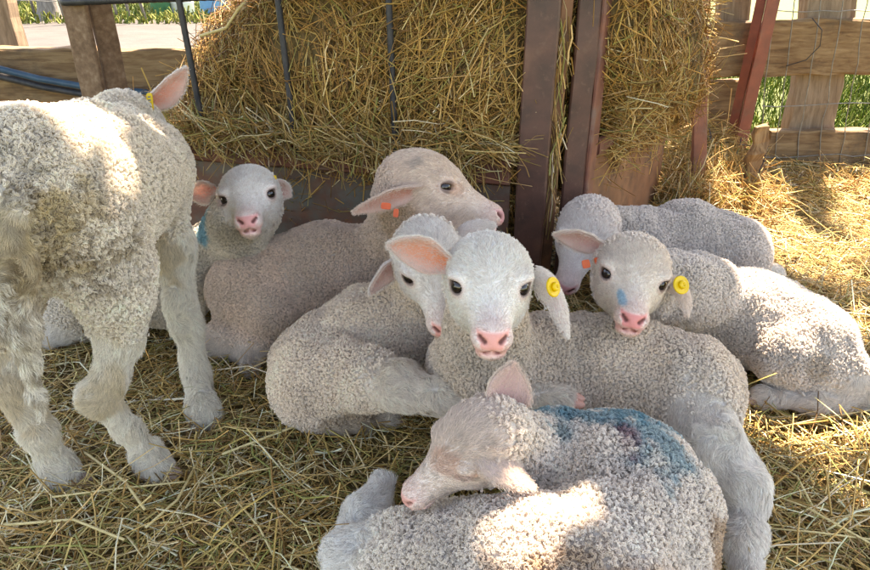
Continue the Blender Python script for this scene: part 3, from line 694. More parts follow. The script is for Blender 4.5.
def lathe(name, prof, c, axis, mat, parent, n=20):
    a = nrm(np.asarray(axis, float)); u = nrm(np.cross(a, (0.3, 0.2, 0.93))); v = np.cross(a, u); V, F = [], []
    for r, h in prof:
        for k in range(n): th = 2 * math.pi * k / n; V.append(np.asarray(c) + a * h + (u * math.cos(th) + v * math.sin(th)) * r)
    m = len(prof)
    for i in range(m - 1):
        for k in range(n): F.append((i * n + k, i * n + (k + 1) % n, i * n + n + (k + 1) % n, i * n + n + k))
    F.append(tuple(range(n - 1, -1, -1))); F.append(tuple(range((m - 1) * n, m * n)))
    return mesh_obj(name, V, F, mat, parent)
def button_tag(c, axis, r, parent, mat='yellow_tag'):
    t = lathe('ear_tag', [(r * 0.96, -0.0012), (r, -0.0006), (r, 0.0012), (r * 0.93, 0.002), (r * 0.80, 0.0014), (r * 0.62, 0.0014)], c, axis, mat, parent)
    lathe('stud', [(r * 0.46, 0.0014), (r * 0.44, 0.0045), (r * 0.34, 0.0058), (r * 0.18, 0.0058), (r * 0.14, 0.0044)], c, axis, mat, t)
    return t
def plate_tag(c, x, y, w, h, parent, mat, pr=False):
    x = nrm(np.asarray(x, float)); y = nrm(np.asarray(y, float) - x * np.dot(x, y)); z = np.cross(x, y); V = []
    for dz in (-0.0009, 0.0009):
        for k in range(16):
            th = 2 * math.pi * k / 16; e = 0.45
            V.append(c + x * w / 2 * math.copysign(abs(math.cos(th)) ** e, math.cos(th)) + y * h / 2 * math.copysign(abs(math.sin(th)) ** e, math.sin(th)) + z * dz)
    F = [tuple(range(15, -1, -1)), tuple(range(16, 32))] + [(k, (k + 1) % 16, 16 + (k + 1) % 16, 16 + k) for k in range(16)]
    o = mesh_obj('ear_tag', V, F, mat, parent, smooth=False)
    if pr:
        for j in range(4):
            q = c + y * h * (0.27 - 0.18 * j) + z * 0.0012
            mesh_obj('print_mark', [q - x * w * 0.26 - y * h * 0.03, q + x * w * 0.2 - y * h * 0.05, q + x * w * 0.26 + y * h * 0.03, q - x * w * 0.2 + y * h * 0.05], [(0, 1, 2, 3)], 'tag_print', o, smooth=False)
    return o
def hoof(c, fwd, up, size, parent, mat='hoof'):
    f = nrm(np.asarray(fwd, float)); u = np.asarray(up, float); u = nrm(u - f * np.dot(f, u)); s = np.cross(f, u); V, F = [], []
    for sg in (-1, 1):
        k0 = len(V)
        for i in range(7):
            ph = math.pi * (i / 6 - 0.5)
            for j in range(10):
                th = 2 * math.pi * j / 10
                x, y, z = math.cos(ph) * math.cos(th) * 0.50, math.sin(ph) * 0.85, math.cos(ph) * math.sin(th) * 0.62
                z *= (1 - 0.45 * (y + 1) / 2); z = max(z, -0.34); x *= 1 - 0.25 * (y + 1) / 2
                V.append(np.asarray(c) + size * (s * (x + sg * 0.30 - sg * 0.05 * y) + f * y + u * z))
        for i in range(6):
            for j in range(10): F.append((k0 + i * 10 + j, k0 + i * 10 + (j + 1) % 10, k0 + i * 10 + 10 + (j + 1) % 10, k0 + i * 10 + 10 + j))
    return mesh_obj('hoof', V, F, mat, parent)

EAR_PROF = [(0, 0.42), (0.12, 0.62), (0.3, 0.92), (0.48, 1.0), (0.66, 0.90), (0.82, 0.66), (0.93, 0.40), (1.0, 0.14)]
def ear_mesh(base, mid, tip, width, opn, cup=(170, 75), th=0.0026):
    nu, nv = 22, 13; us = np.linspace(0, 1, nu)[:, None]
    mid2 = 2 * mid - 0.5 * (base + tip)
    P = base * (1 - us) ** 2 + mid2 * 2 * us * (1 - us) + tip * us ** 2
    tn = nrm(np.gradient(P, axis=0)); op = nrm(opn - tn * (tn @ opn)[:, None]); sd = np.cross(tn, op)
    w = np.interp(us[:, 0], [a for a, _ in EAR_PROF], [b for _, b in EAR_PROF]) * width
    ang = np.radians(cup[0] + (cup[1] - cup[0]) * us[:, 0] ** 0.7)
    G = np.empty((nu, nv, 3)); Nn = np.empty((nu, nv, 3))
    for j, v in enumerate(np.linspace(-1, 1, nv)):
        a = ang * v / 2; rho = (w / 2) / np.sin(np.minimum(ang / 2, 1.45))
        G[:, j] = P + sd * (rho * np.sin(a))[:, None] + op * (rho * (1 - np.cos(a)))[:, None]
        Nn[:, j] = op * np.cos(a)[:, None] - sd * np.sin(a)[:, None]          # towards the opening
    G += Nn * ((noise(G.reshape(-1, 3), 70, 3).reshape(nu, nv, 1) - 0.5) * 0.004)
    thk = th * (0.45 + 0.55 * (1 - np.linspace(-1, 1, nv) ** 4))[None, :, None]
    inner, outer = G + Nn * thk * 0.5, G - Nn * thk * 0.5
    V = np.concatenate([inner.reshape(-1, 3), outer.reshape(-1, 3)]); m = nu * nv; F = []
    for i in range(nu - 1):
        for j in range(nv - 1):
            a = i * nv + j; F.append((a, a + 1, a + nv + 1, a + nv)); F.append((m + a, m + a + nv, m + a + nv + 1, m + a + 1))
    for i in range(nu - 1):
        for j in (0, nv - 1):
            a = i * nv + j; q = (a, a + nv, m + a + nv, m + a); F.append(q if j == 0 else q[::-1])
    for i in (0, nu - 1):
        for j in range(nv - 1):
            a = i * nv + j; q = (a, m + a, m + a + 1, a + 1); F.append(q if i == 0 else q[::-1])
    u2 = np.repeat(us, nv, 1).ravel(); v2 = np.abs(np.tile(np.linspace(-1, 1, nv), (nu, 1))).ravel()
    tl = np.repeat(tn[:, None], nv, 1).reshape(-1, 3)
    return V, F, G.reshape(-1, 3), Nn.reshape(-1, 3), u2, v2, tl, (nu, nv)

STAT = []
def make_lamb(spec):
    r = np.random.default_rng(spec['seed'])
    R, o, s = spec['head']; closed = spec.get('closed', False)
    prims = spec['prims']; inset = 0.0035
    hb = o + R @ np.array([0, -0.026, -0.026]) * s
    neck = [('torso', a, (hb if b is None else b), ra, rb, k) for a, b, ra, rb, k in spec['neck']]
    allp = [('torso',) + tuple(p[1:]) if p[0] == 'torso' else p for p in prims] + neck
    bump_seed = spec['seed']
    def groups(p):
        dt = np.full(len(p), 9.0); dl = np.full(len(p), 9.0); ax = np.zeros((len(p), 3)); best = np.full(len(p), 9.0)
        for g, a, b, ra, rb, k in allp:
            v = sd_cone(p, a, b, ra, rb)
            if g == 'torso': dt = np.minimum(dt, v)
            else:
                dl = np.minimum(dl, v); m = v < best; best = np.where(m, v, best); ax[m] = nrm(b - a)
        q = ((p - o) @ R) / s; dh = np.full(len(p), 9.0); m = np.linalg.norm(q, axis=1) < 0.19
        if m.any():
            dh[m] = np.minimum(sd_ell(q[m], np.array([0, 0.0, -0.004]), (0.046, 0.05, 0.046)), sd_cone(q[m], np.array([0, 0.03, -0.012]), np.array([0, 0.10, -0.03]), 0.046, 0.028)) * s
        return dt, dl, ax, dh, q
    def sdf(p):
        d = np.full(len(p), 1.0)
        for g, a, b, ra, rb, k in allp:
            d = smin(d, sd_cone(p, a, b, ra, rb), k)
        d = d + inset + (noise(p, 28, bump_seed) - 0.5) * 0.007 + (noise(p, 11, bump_seed + 3) - 0.5) * 0.012 + (noise(p * (1.0, 1.0, 0.28), 48, bump_seed + 5) - 0.5) * 0.0075
        q = ((p - o) @ R) / s; m = np.linalg.norm(q - np.array([0, 0.03, -0.01]), axis=1) < 0.16
        if m.any(): d[m] = smin(d[m], head_sdf(q[m], closed, spec.get('lid', 1.0)) * s + 0.0015, 0.016)
        # carve again so the neck never fills the face
        return d
    pts = np.array([p for g, a, b, ra, rb, k in allp for p in (a - max(ra, rb), a + max(ra, rb), b - max(ra, rb), b + max(ra, rb))] + [o - 0.14 * s, o + 0.14 * s])
    V, Q = surface_nets(sdf, pts.min(0) - 0.01, pts.max(0) + 0.01, VOX)
    vn, ar, fnn = vnormals(V, Q)
    tint = np.array(spec.get('tint', (0.70, 0.645, 0.585)))
    face = np.array(spec.get('face', (0.84, 0.79, 0.74)))
    def colour(p, isvert=False):
        dt, dl, ax, dh, q = groups(p)
        wh = sstep(-0.004, 0.022, np.minimum(dt, dl) - dh); wl = sstep(-0.010, 0.042, dt - dl + (noise(p, 45, 15) - 0.5) * 0.02) * (1 - wh)
        c = np.tile(tint, (len(p), 1)) * (0.86 + 0.28 * fbm(p, 22, 5, 2))[:, None]
        c = c * (1 - wl[:, None]) + np.array(spec.get('legs', (0.80, 0.755, 0.70))) * wl[:, None]
        c = c * (1 - wh[:, None]) + face * wh[:, None]
        # bare pink skin: nose, lips, round the eyes
        a = warp(q); a[:, 0] = np.abs(a[:, 0])
        nw = 0.0140 + 0.35 * (a[:, 2] + 0.026) + (noise(q, 260, 4) - 0.5) * 0.004
        nose = sstep(0.104, 0.109, a[:, 1]) * sstep(-0.0350, -0.0315, a[:, 2]) * sstep(-0.0125, -0.0165, a[:, 2]) * sstep(nw + 0.0012, nw - 0.0022, a[:, 0])
        muz = sstep(0.082, 0.112, a[:, 1])
        lip = sstep(0.0075, 0.0025, np.abs(a[:, 2] + 0.0385 + 0.1 * np.maximum(0.115 - a[:, 1], 0))) * sstep(0.085, 0.10, a[:, 1])
        lip = np.maximum(lip, 0.35 * sstep(0.0075, 0.004, a[:, 0]) * sstep(-0.042, -0.038, a[:, 2]) * sstep(-0.028, -0.032, a[:, 2]) * sstep(0.10, 0.108, a[:, 1]))
        ey = np.linalg.norm(((a - EYE_L) @ EYE_R) / (1.6, 1.15, 0.95), axis=1); ering = sstep(0.016, 0.009, ey)
        lz = sstep(0.096, 0.105, a[:, 1]) * sstep(-0.050, -0.046, a[:, 2]) * sstep(-0.029, -0.033, a[:, 2])
        inh = wh > 0.3
        pk = np.array(spec.get('nose', (0.72, 0.30, 0.25)))
        for w, cc in ((muz * 0.45, (0.82, 0.58, 0.52)), (ering * 0.55, (0.70, 0.47, 0.40)), (lz * 0.6, (0.80, 0.54, 0.48)), (nose * 0.95, pk), (lip * 0.6, pk * 0.85)):
            w = (w * inh)[:, None]; c = c * (1 - w) + np.array(cc) * w
        rim = (sstep(0.0115, 0.0085, ey) * inh * (0.85 if isvert else 0.0))[:, None]; c = c * (1 - rim) + np.array((0.10, 0.055, 0.045)) * rim
        nost = (sstep(0.0024, 0.0006, sd_cone(a, np.array([0.0082, 0.1185, -0.0247]), np.array([0.0136, 0.1140, -0.0203]), 0.0013, 0.0008)) * inh)[:, None] * 0.95; c = c * (1 - nost) + np.array((0.09, 0.026, 0.022)) * nost
        for ctr, rad, cc, st, frag in spec.get('marks', ()):
            e = np.linalg.norm((p - ctr) / np.asarray(rad), axis=1) + (fbm(p, 45, 8, 3) - 0.5) * frag
            w = (sstep(1.0, 0.55, e) * st)[:, None]; c = c * (1 - w) + np.array(cc) * w
        for ctr, rad, cc, st, sc, lo in spec.get('dirt', ()):
            e = np.linalg.norm((p - ctr) / np.asarray(rad), axis=1)
            w = (sstep(1.1, 0.5, e) * st * sstep(lo, lo + 0.14, fbm(p, sc, 12, 3)))[:, None]; c = c * (1 - w) + np.array(cc) * w
        slit = np.zeros(len(p))
        if closed:
            eb = (a - EYE_L) @ EYE_R; slit = sstep(0.0026, 0.0012, np.abs(eb[:, 2] + 0.004 + 14 * eb[:, 1] ** 2)) * sstep(0.0115, 0.009, np.abs(eb[:, 1])) * (np.abs(eb[:, 0]) < 0.012) * inh
            c = c * (1 - slit[:, None]) + np.array((0.13, 0.065, 0.05)) * slit[:, None]
        bare = slit + np.clip(np.maximum(np.maximum(nose, lip * 0.8), lz * 0.55), 0, 1) * inh + (0 if closed else (ey < 0.0105)) * inh
        return np.clip(c, 0.01, 0.92), wh, wl, ax, q, bare, ey
    base = V[:, :2].mean(0); root = empty('lamb', (base[0], base[1], 0.0))
    tag(root, spec['label'], 'lamb', 'lambs in the straw pen')
    cv, wh_, _, _, _, bare_, ey_ = colour(V, True)
    under = 0.62 + 0.18 * wh_ + 0.5 * np.clip(bare_, 0, 1)  # skin darkened beneath the fur to match the shade among its strands
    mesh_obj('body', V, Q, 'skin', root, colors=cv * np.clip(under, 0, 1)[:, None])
    # ---- eyes
    if not closed:
        for sg in (-1, 1):
            sc = R @ (EYE_C * (sg, 1, 1)) * s + o
            ax = R @ (EYE_A * (sg, 1, 1)); up = R @ np.array([0, 0, 1.0]); yy_ = nrm(np.cross(up, ax)); zz = np.cross(ax, yy_)
            th, ph = np.meshgrid(np.linspace(0, math.pi, 12), np.linspace(0, 2 * math.pi, 20, endpoint=False), indexing='ij')
            E = np.stack([np.cos(th), np.sin(th) * np.cos(ph), np.sin(th) * np.sin(ph)], -1).reshape(-1, 3) * 0.0100 * s
            F = [(i * 20 + k, i * 20 + (k + 1) % 20, i * 20 + 20 + (k + 1) % 20, i * 20 + 20 + k) for i in range(11) for k in range(20)]
            mw = Matrix(((ax[0], yy_[0], zz[0], sc[0]), (ax[1], yy_[1], zz[1], sc[1]), (ax[2], yy_[2], zz[2], sc[2]), (0, 0, 0, 1)))
            mesh_obj('eye', E, F, 'eye', root, mw)
    # ---- fur
    HP, HR, HC = [], [], []
    NP = 5; ts = np.linspace(0, 1, NP)[None, :, None]
    def add(P, rad0, rad1, c):
        HP.append(P.astype(np.float32)); HC.append(c.astype(np.float32))
        rr = (rad0 + (rad1 - rad0) * np.linspace(0, 1, NP) ** 1.5)
        HR.append(np.tile(rr.astype(np.float32), (len(P), 1)))
    def visible(p, n):
        v = nrm(EYE - p); f = (n * v).sum(1)
        return ((f > -0.3) | (r.random(len(p)) < 0.25)) & (p[:, 2] > 0.003)
    A = ar.sum()
    # curly wool in locks
    wl_len, lock = spec.get('wool', 0.0105), spec.get('lock', 0.0046)
    ce = np.floor(V / (lock * 0.98)).astype(np.int64); perm = r.permutation(len(V))
    _, ui = np.unique(((ce[perm, 0] * 73856093) ^ (ce[perm, 1] * 19349663) ^ (ce[perm, 2] * 83492791)), return_index=True); ui = perm[ui]
    p, n = V[ui], vn[ui]; m = visible(p, n); p, n = p[m], n[m]
    c, wh, wl, ax, q, bare, ey = colour(p)
    crown = wh * sstep(0.035, 0.0, q[:, 1] + 0.3 * np.abs(q[:, 0])) * sstep(-0.03, 0.01, q[:, 2]) * spec.get('crown', 0.0)
    m = r.random(len(p)) < np.maximum((1 - wh) * (1 - sstep(0.15, 0.75, wl)), crown); p, n, c = p[m], n[m], c[m]
    K = max(3, int(6 * FUR)); nl = len(p)
    t1 = nrm(np.cross(n, r.normal(0, 1, (nl, 3)))); t2 = np.cross(n, t1)
    lean = (np.stack([fbm(p, 30, 100, 2), fbm(p, 30, 101, 2), fbm(p, 30, 102, 2)], 1) - 0.5) * 1.8 + np.array([0, 0, -0.25])
    lean = lean - n * (lean * n).sum(1, keepdims=True) + t1 * r.normal(0, 0.35, (nl, 1))
    Ln = wl_len * r.uniform(0.7, 1.25, nl) * (0.62 + 0.38 * noise(p, 60, 7) + 0.45 * noise(p, 17, 27))
    ph = r.uniform(0, 6.28, nl); om = r.uniform(3.5, 6.5, nl) * r.choice([-1, 1], nl); rc = lock * r.uniform(0.35, 0.6, nl)
    rep = lambda x: np.repeat(x, K, 0)
    off = np.sqrt(r.random(nl * K)) * lock * 0.72; oa = r.uniform(0, 6.28, nl * K)
    T1, T2 = rep(t1), rep(t2); OFF = T1 * (off * np.cos(oa))[:, None] + T2 * (off * np.sin(oa))[:, None]
    PH = rep(ph) + r.normal(0, 0.5, nl * K); OM = rep(om); RC = rep(rc); LN = rep(Ln) * r.uniform(0.75, 1.1, nl * K)
    an = PH[:, None] + OM[:, None] * ts[..., 0]
    rise = np.sin(2.25 * ts) * 0.86; over = ts ** 1.6
    P = (rep(p) + OFF)[:, None] - OFF[:, None] * ts * 0.62 + rep(n)[:, None] * (LN[:, None, None] * rise) + rep(lean)[:, None] * (0.50 * LN[:, None, None] * over) \
        + (T1[:, None] * np.cos(an)[..., None] + T2[:, None] * np.sin(an)[..., None]) * (RC[:, None, None] * ts ** 0.8)
    P -= rep(n)[:, None] * 0.0008
    lc = rep(c * (0.88 + 0.22 * r.random((nl, 1)))) * r.uniform(0.93, 1.07, (nl * K, 1))
    add(P, 0.00034, 0.00026, np.clip(lc, 0, 0.92))
    # straight hair on the face and legs
    nh = int(A * 800000 * FUR)
    p, n = sample(V, Q, vn, ar, nh, r); m = visible(p, n); p, n = p[m], n[m]
    c, wh, wl, ax, q, bare, ey = colour(p)
    m = (r.random(len(p)) < np.maximum(wh, np.minimum(wl * 1.6, 1))) & (r.random(len(p)) > bare * 1.2); p, n, c, wh, wl, ax, q, ey = p[m], n[m], c[m], wh[m], wl[m], ax[m], q[m], ey[m]
    nl = len(p)
    hd = q * np.array([0.9, 0.35, 0.6]) + np.array([0, -0.12, -0.035])
    comb = (nrm(hd) @ R.T) * wh[:, None] + (nrm(ax + np.array([0, 0, -0.6]))) * wl[:, None]
    wv = np.stack([noise(p, 75, 200), noise(p, 75, 201), noise(p, 75, 202)], 1) - 0.5
    wv2 = np.stack([noise(p, 26, 210), noise(p, 26, 211), noise(p, 26, 212)], 1) - 0.5
    comb = comb + wv * (0.9 * wh + 2.4 * wl)[:, None] + wv2 * (0.5 * wh + 2.4 * wl)[:, None]
    comb = nrm(comb - n * (comb * n).sum(1, keepdims=True))
    mz = sstep(0.02, 0.10, q[:, 1])
    L = (0.0080 - 0.0050 * mz) * (0.45 + 0.55 * sstep(0.010, 0.028, ey)) * wh + spec.get('leg_hair', 0.0095) * wl; L = L * r.uniform(0.6, 1.25, nl)
    lift = (0.26 - 0.08 * mz) * wh + 0.38 * wl + r.normal(0, 0.08, nl)
    side = np.cross(n, comb); kink = r.normal(0, 0.10, nl) + (0.5 * wv[:, 0]) * wl
    P = p[:, None] + n[:, None] * ((lift * L)[:, None, None] * ts * (1.5 - 0.6 * ts)) + comb[:, None] * (L[:, None, None] * ts) \
        + side[:, None] * ((kink * L)[:, None, None] * np.sin(ts * 4.5))
    add(P, 0.00024 / max(FUR, 0.4) ** 0.5, 0.00008, np.clip(c * r.uniform(0.80, 1.14, (nl, 1)) * (0.90 + 0.24 * noise(p, 300, 9))[:, None], 0, 0.92))
    # ---- ears
    for e in spec['ears']:
        Ve, Fe, G, Nn, u, v, tl, _ = ear_mesh(e['b'], e['m'], e['t'], e['w'], e['o'], e.get('cup', (165, 70)))
        inn = np.array(e.get('inner', (0.80, 0.42, 0.33))); outc = np.array(e.get('outer', (0.80, 0.66, 0.60)))
        k = (sstep(1.0, 0.15, v) * (1 - 0.55 * u) + 0.12)[:, None]; ci = inn * k + (outc * (1.04, 1.0, 0.98)) * (1 - k)
        mesh_obj('ear', Ve, Fe, 'ear', root, colors=np.concatenate([ci, np.tile(outc, (len(G), 1))]))
        ne = int(6500 * FUR); j = r.integers(0, len(G), ne); jit = r.normal(0, 1, (ne, 3)) * 0.0016
        inside = r.random(ne) < 0.22; nn = np.where(inside[:, None], Nn[j], -Nn[j])
        edge = v[j] > 0.93
        pe = G[j] + jit - nn * (jit * nn).sum(1, keepdims=True) + nn * 0.0012
        cb = nrm(tl[j] + r.normal(0, 0.22, (ne, 3)) + np.where(edge[:, None], 0.4 * Nn[j], 0))
        Le = r.uniform(0.002, 0.0042, ne)
        P = pe[:, None] + nn[:, None] * (Le[:, None, None] * ts * 0.28) + cb[:, None] * (Le[:, None, None] * ts)
        ec = face * r.uniform(0.9, 1.08, (ne, 1)); fz = np.where(inside, 0.6, 0.0)[:, None]; ec = ec * (1 - fz) + np.array((0.82, 0.6, 0.52)) * fz
        add(P, 0.00022, 0.00008, np.clip(ec, 0, 0.92))
    HPc = np.concatenate(HP); HRc = np.concatenate(HR); HCc = np.concatenate(HC); nc = len(HPc)
    hc = bpy.data.hair_curves.new('wool'); hc.add_curves([NP] * nc)
    hc.attributes['position'].data.foreach_set('vector', HPc.ravel())
    ra = hc.attributes.get('radius') or hc.attributes.new('radius', 'FLOAT', 'POINT'); ra.data.foreach_set('value', HRc.ravel())
    ca = hc.attributes.new('Col', 'FLOAT_COLOR', 'CURVE'); cc4 = np.ones((nc, 4), np.float32); cc4[:, :3] = HCc; ca.data.foreach_set('color', cc4.ravel())
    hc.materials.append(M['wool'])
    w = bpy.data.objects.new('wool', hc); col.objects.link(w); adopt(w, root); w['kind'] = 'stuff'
    for h in spec.get('hooves', ()): hoof(*h[:4], root, *(h[4:]))
    STAT.append((nc, len(V)))
    return root

def torso(a, b, ra, rb, k=0.05): return ('torso', a, b, ra, rb, k)
def leg(a, b, ra, rb, k=0.02): return ('leg', a, b, ra, rb, k)
def chain(f, pts, k=0.03): return [f(pts[i][0], pts[i + 1][0], pts[i][1], pts[i + 1][1], k) for i in range(len(pts) - 1)]
BLUE, RED, BROWN = (0.06, 0.27, 0.34), (0.45, 0.10, 0.10), (0.19, 0.125, 0.065)
DOWN = np.array([0, 0, -1.0])

# ---- 5: the lamb facing the camera
def lamb_center():
    hd = head_frame((490, 285), 0.73, (-0.03, -0.36, 1), (0.03, 1, 0), 1.0)
    pr = chain(torso, [(T(478, 372, 0.105), 0.072), (T(540, 376, 0.095), 0.080), (T(610, 377, 0.09), 0.084), (T(682, 390, 0.09), 0.082)])
    pr += chain(leg, [(T(688, 398, 0.105), 0.058), (T(706, 444, 0.085), 0.038), (T(726, 476, 0.062), 0.026), (T(739, 490, 0.054), 0.0275), (T(742, 540, 0.035), 0.020), (T(748, 600, 0.02), 0.0185)])
    top = T(485, 362, 0.15)
    return dict(seed=5, lock=0.0032, wool=0.0056, label='lamb facing the camera in the middle, yellow tag in its drooping ear', head=hd, prims=pr,
                neck=[(top, None, 0.066, 0.046, 0.04)], tint=(0.79, 0.675, 0.56), face=(0.93, 0.84, 0.765), legs=(0.856, 0.793, 0.725),
                marks=[(T(478, 378, 0.12), (0.07, 0.07, 0.07), (0.62, 0.52, 0.40), 0.5, 0.6)],
                ears=[dict(b=C(454, 267, 0.755), m=C(424, 252, 0.755), t=C(390, 245, 0.745), w=0.041, o=camvec(-0.05, -0.42, 1), inner=(0.90, 0.37, 0.21)),  # inner colour pushed orange to imitate light glowing through the ear
                      dict(b=C(536, 270, 0.76), m=C(556, 292, 0.752), t=C(566, 334, 0.735), w=0.036, o=camvec(-0.55, -0.1, -0.8))],
                hooves=[(T(750, 612, 0.015), (0.1, -1, 0), (0, 0, 1), 0.024)], tags=[('b', C(553, 287, 0.727), camvec(0.72, 0.12, 0.75), 0.0115)])
# ---- 6: right lamb with its chin on the centre lamb
def lamb_right():
    hd = head_frame((634, 277), 0.885, (-0.22, -0.36, 1), (0.22, 1, 0), 1.0)
    pr = chain(torso, [(T(700, 302, 0.10), 0.072), (T(750, 318, 0.09), 0.080), (T(798, 338, 0.078), 0.074)])
    pr += [torso(T(812, 343, 0.085), T(788, 358, 0.078), 0.054, 0.042, 0.05)]
    pr += chain(leg, [(T(792, 362, 0.07), 0.040), (T(838, 378, 0.05), 0.030), (T(868, 390, 0.035), 0.023)])
    pr += chain(leg, [(T(868, 396, 0.028), 0.023), (T(815, 402, 0.026), 0.020), (T(764, 396, 0.024), 0.021)], 0.008)
    return dict(seed=6, lock=0.0031, wool=0.0056, lid=0.85, label='lamb with blue-smudged nose resting its chin on the centre lamb', head=hd, prims=pr,
                neck=[(T(695, 292, 0.15), None, 0.062, 0.046, 0.04)], tint=(0.77, 0.69, 0.62), face=(0.86, 0.745, 0.645), legs=(0.813, 0.742, 0.666), crown=0.75,
                nose=(0.66, 0.22, 0.20),
                marks=[(C(620, 296, 0.835), (0.008, 0.03, 0.010), (0.30, 0.57, 0.70), 0.75, 1.6), (T(815, 365, 0.08), (0.03, 0.03, 0.03), (0.42, 0.32, 0.22), 0.5, 0.8)],
                ears=[dict(b=C(608, 247, 0.93), m=C(582, 238, 0.935), t=C(556, 234, 0.925), w=0.036, o=camvec(-0.1, -0.75, 0.7), inner=(0.74, 0.44, 0.40)),
                      dict(b=C(669, 277, 0.92), m=C(684, 290, 0.905), t=C(687, 314, 0.885), w=0.036, o=camvec(-0.55, -0.1, -0.8))],
                hooves=[(T(751, 399, 0.018), (-1, -0.05, 0), (0, 0, 1), 0.017)],
                tags=[('b', C(681, 285, 0.868), camvec(0.35, 0.15, 0.95), 0.0125), ('p', C(586, 264, 0.91), camvec(1, 0.2, 0), camvec(-0.2, 1, 0), 0.011, 0.012, 'orange_tag'), ('p', C(597, 261, 0.915), camvec(1, 0.2, 0), camvec(-0.2, 1, 0), 0.007, 0.010, 'orange_tag')])
# ---- 7: back right lamb
def lamb_back_right():
    hd = head_frame((583, 243), 1.17, (-0.42, -0.80, 0.62), (0.15, 0.62, 0.8), 1.05)
    pr = chain(torso, [(T(648, 248, 0.12), 0.070), (T(690, 244, 0.12), 0.082), (T(728, 256, 0.105), 0.078)])
    pr += [torso(T(738, 262, 0.085), T(735, 272, 0.06), 0.058, 0.046, 0.03)]
    pr += chain(leg, [(T(745, 277, 0.05), 0.035), (T(772, 276, 0.03), 0.025)])
    return dict(seed=17, lock=0.0033, wool=0.006, label='woolly-headed lamb with its face down, lying furthest back on the right', head=hd, prims=pr,
                neck=[(T(640, 240, 0.14), None, 0.062, 0.048, 0.04)], tint=(0.74, 0.665, 0.61), face=(0.88, 0.78, 0.72), crown=0.6,
                nose=(0.62, 0.27, 0.27),
                ears=[dict(b=C(612, 226, 1.21), m=C(626, 240, 1.21), t=C(634, 258, 1.2), w=0.036, o=camvec(-0.3, -0.3, -0.8)),
                      dict(b=C(590, 222, 1.27), m=C(590, 235, 1.31), t=C(588, 255, 1.33), w=0.034, o=camvec(0, -0.5, -0.8))])
# ---- 4: left of centre, head tucked behind the centre lamb
def lamb_left_center():
    hd = head_frame((433, 272), 0.905, (0.20, -0.70, 0.68), (0.04, 0.70, 0.70), 0.97)
    pr = chain(torso, [(T(432, 330, 0.09), 0.070), (T(372, 340, 0.09), 0.078), (T(322, 368, 0.078), 0.074)])
    pr += [torso(T(316, 376, 0.09), T(362, 378, 0.10), 0.060, 0.050, 0.016)]
    pr += chain(leg, [(T(350, 374, 0.105), 0.046), (T(398, 385, 0.118), 0.035), (T(436, 399, 0.118), 0.026), (T(452, 402, 0.114), 0.0245)], 0.016)
    pr += chain(leg, [(T(452, 402, 0.114), 0.0235), (T(505, 401, 0.112), 0.0175), (T(560, 400, 0.114), 0.0165)], 0.010)
    pr += chain(leg, [(T(300, 400, 0.05), 0.040), (T(345, 418, 0.025), 0.022), (T(390, 418, 0.02), 0.018)])
    return dict(seed=4, lock=0.0031, wool=0.0058, label='lamb lying left of centre, its head half hidden behind the facing lamb', head=hd, prims=pr,
                neck=[(T(430, 312, 0.13), None, 0.058, 0.044, 0.04)], tint=(0.86, 0.735, 0.615), face=(0.88, 0.80, 0.74), legs=(0.87, 0.77, 0.665),
                marks=[(T(355, 420, 0.03), (0.06, 0.05, 0.035), (0.42, 0.30, 0.18), 0.55, 0.8)],
                ears=[dict(b=C(408, 256, 0.95), m=C(387, 268, 0.94), t=C(371, 292, 0.925), w=0.040, o=camvec(0.1, -0.75, 0.55), inner=(0.78, 0.46, 0.42)),
                      dict(b=C(456, 240, 0.96), m=C(473, 231, 0.965), t=C(493, 225, 0.97), w=0.026, o=camvec(0.2, 0.2, -0.9))],
                hooves=[(T(398, 421, 0.014), (1, -0.1, 0), (0, 0, 1), 0.015), (T(573, 401, 0.115), (1, -0.15, 0.0), (0, -0.25, 1), 0.0185, 'pink_hoof')])
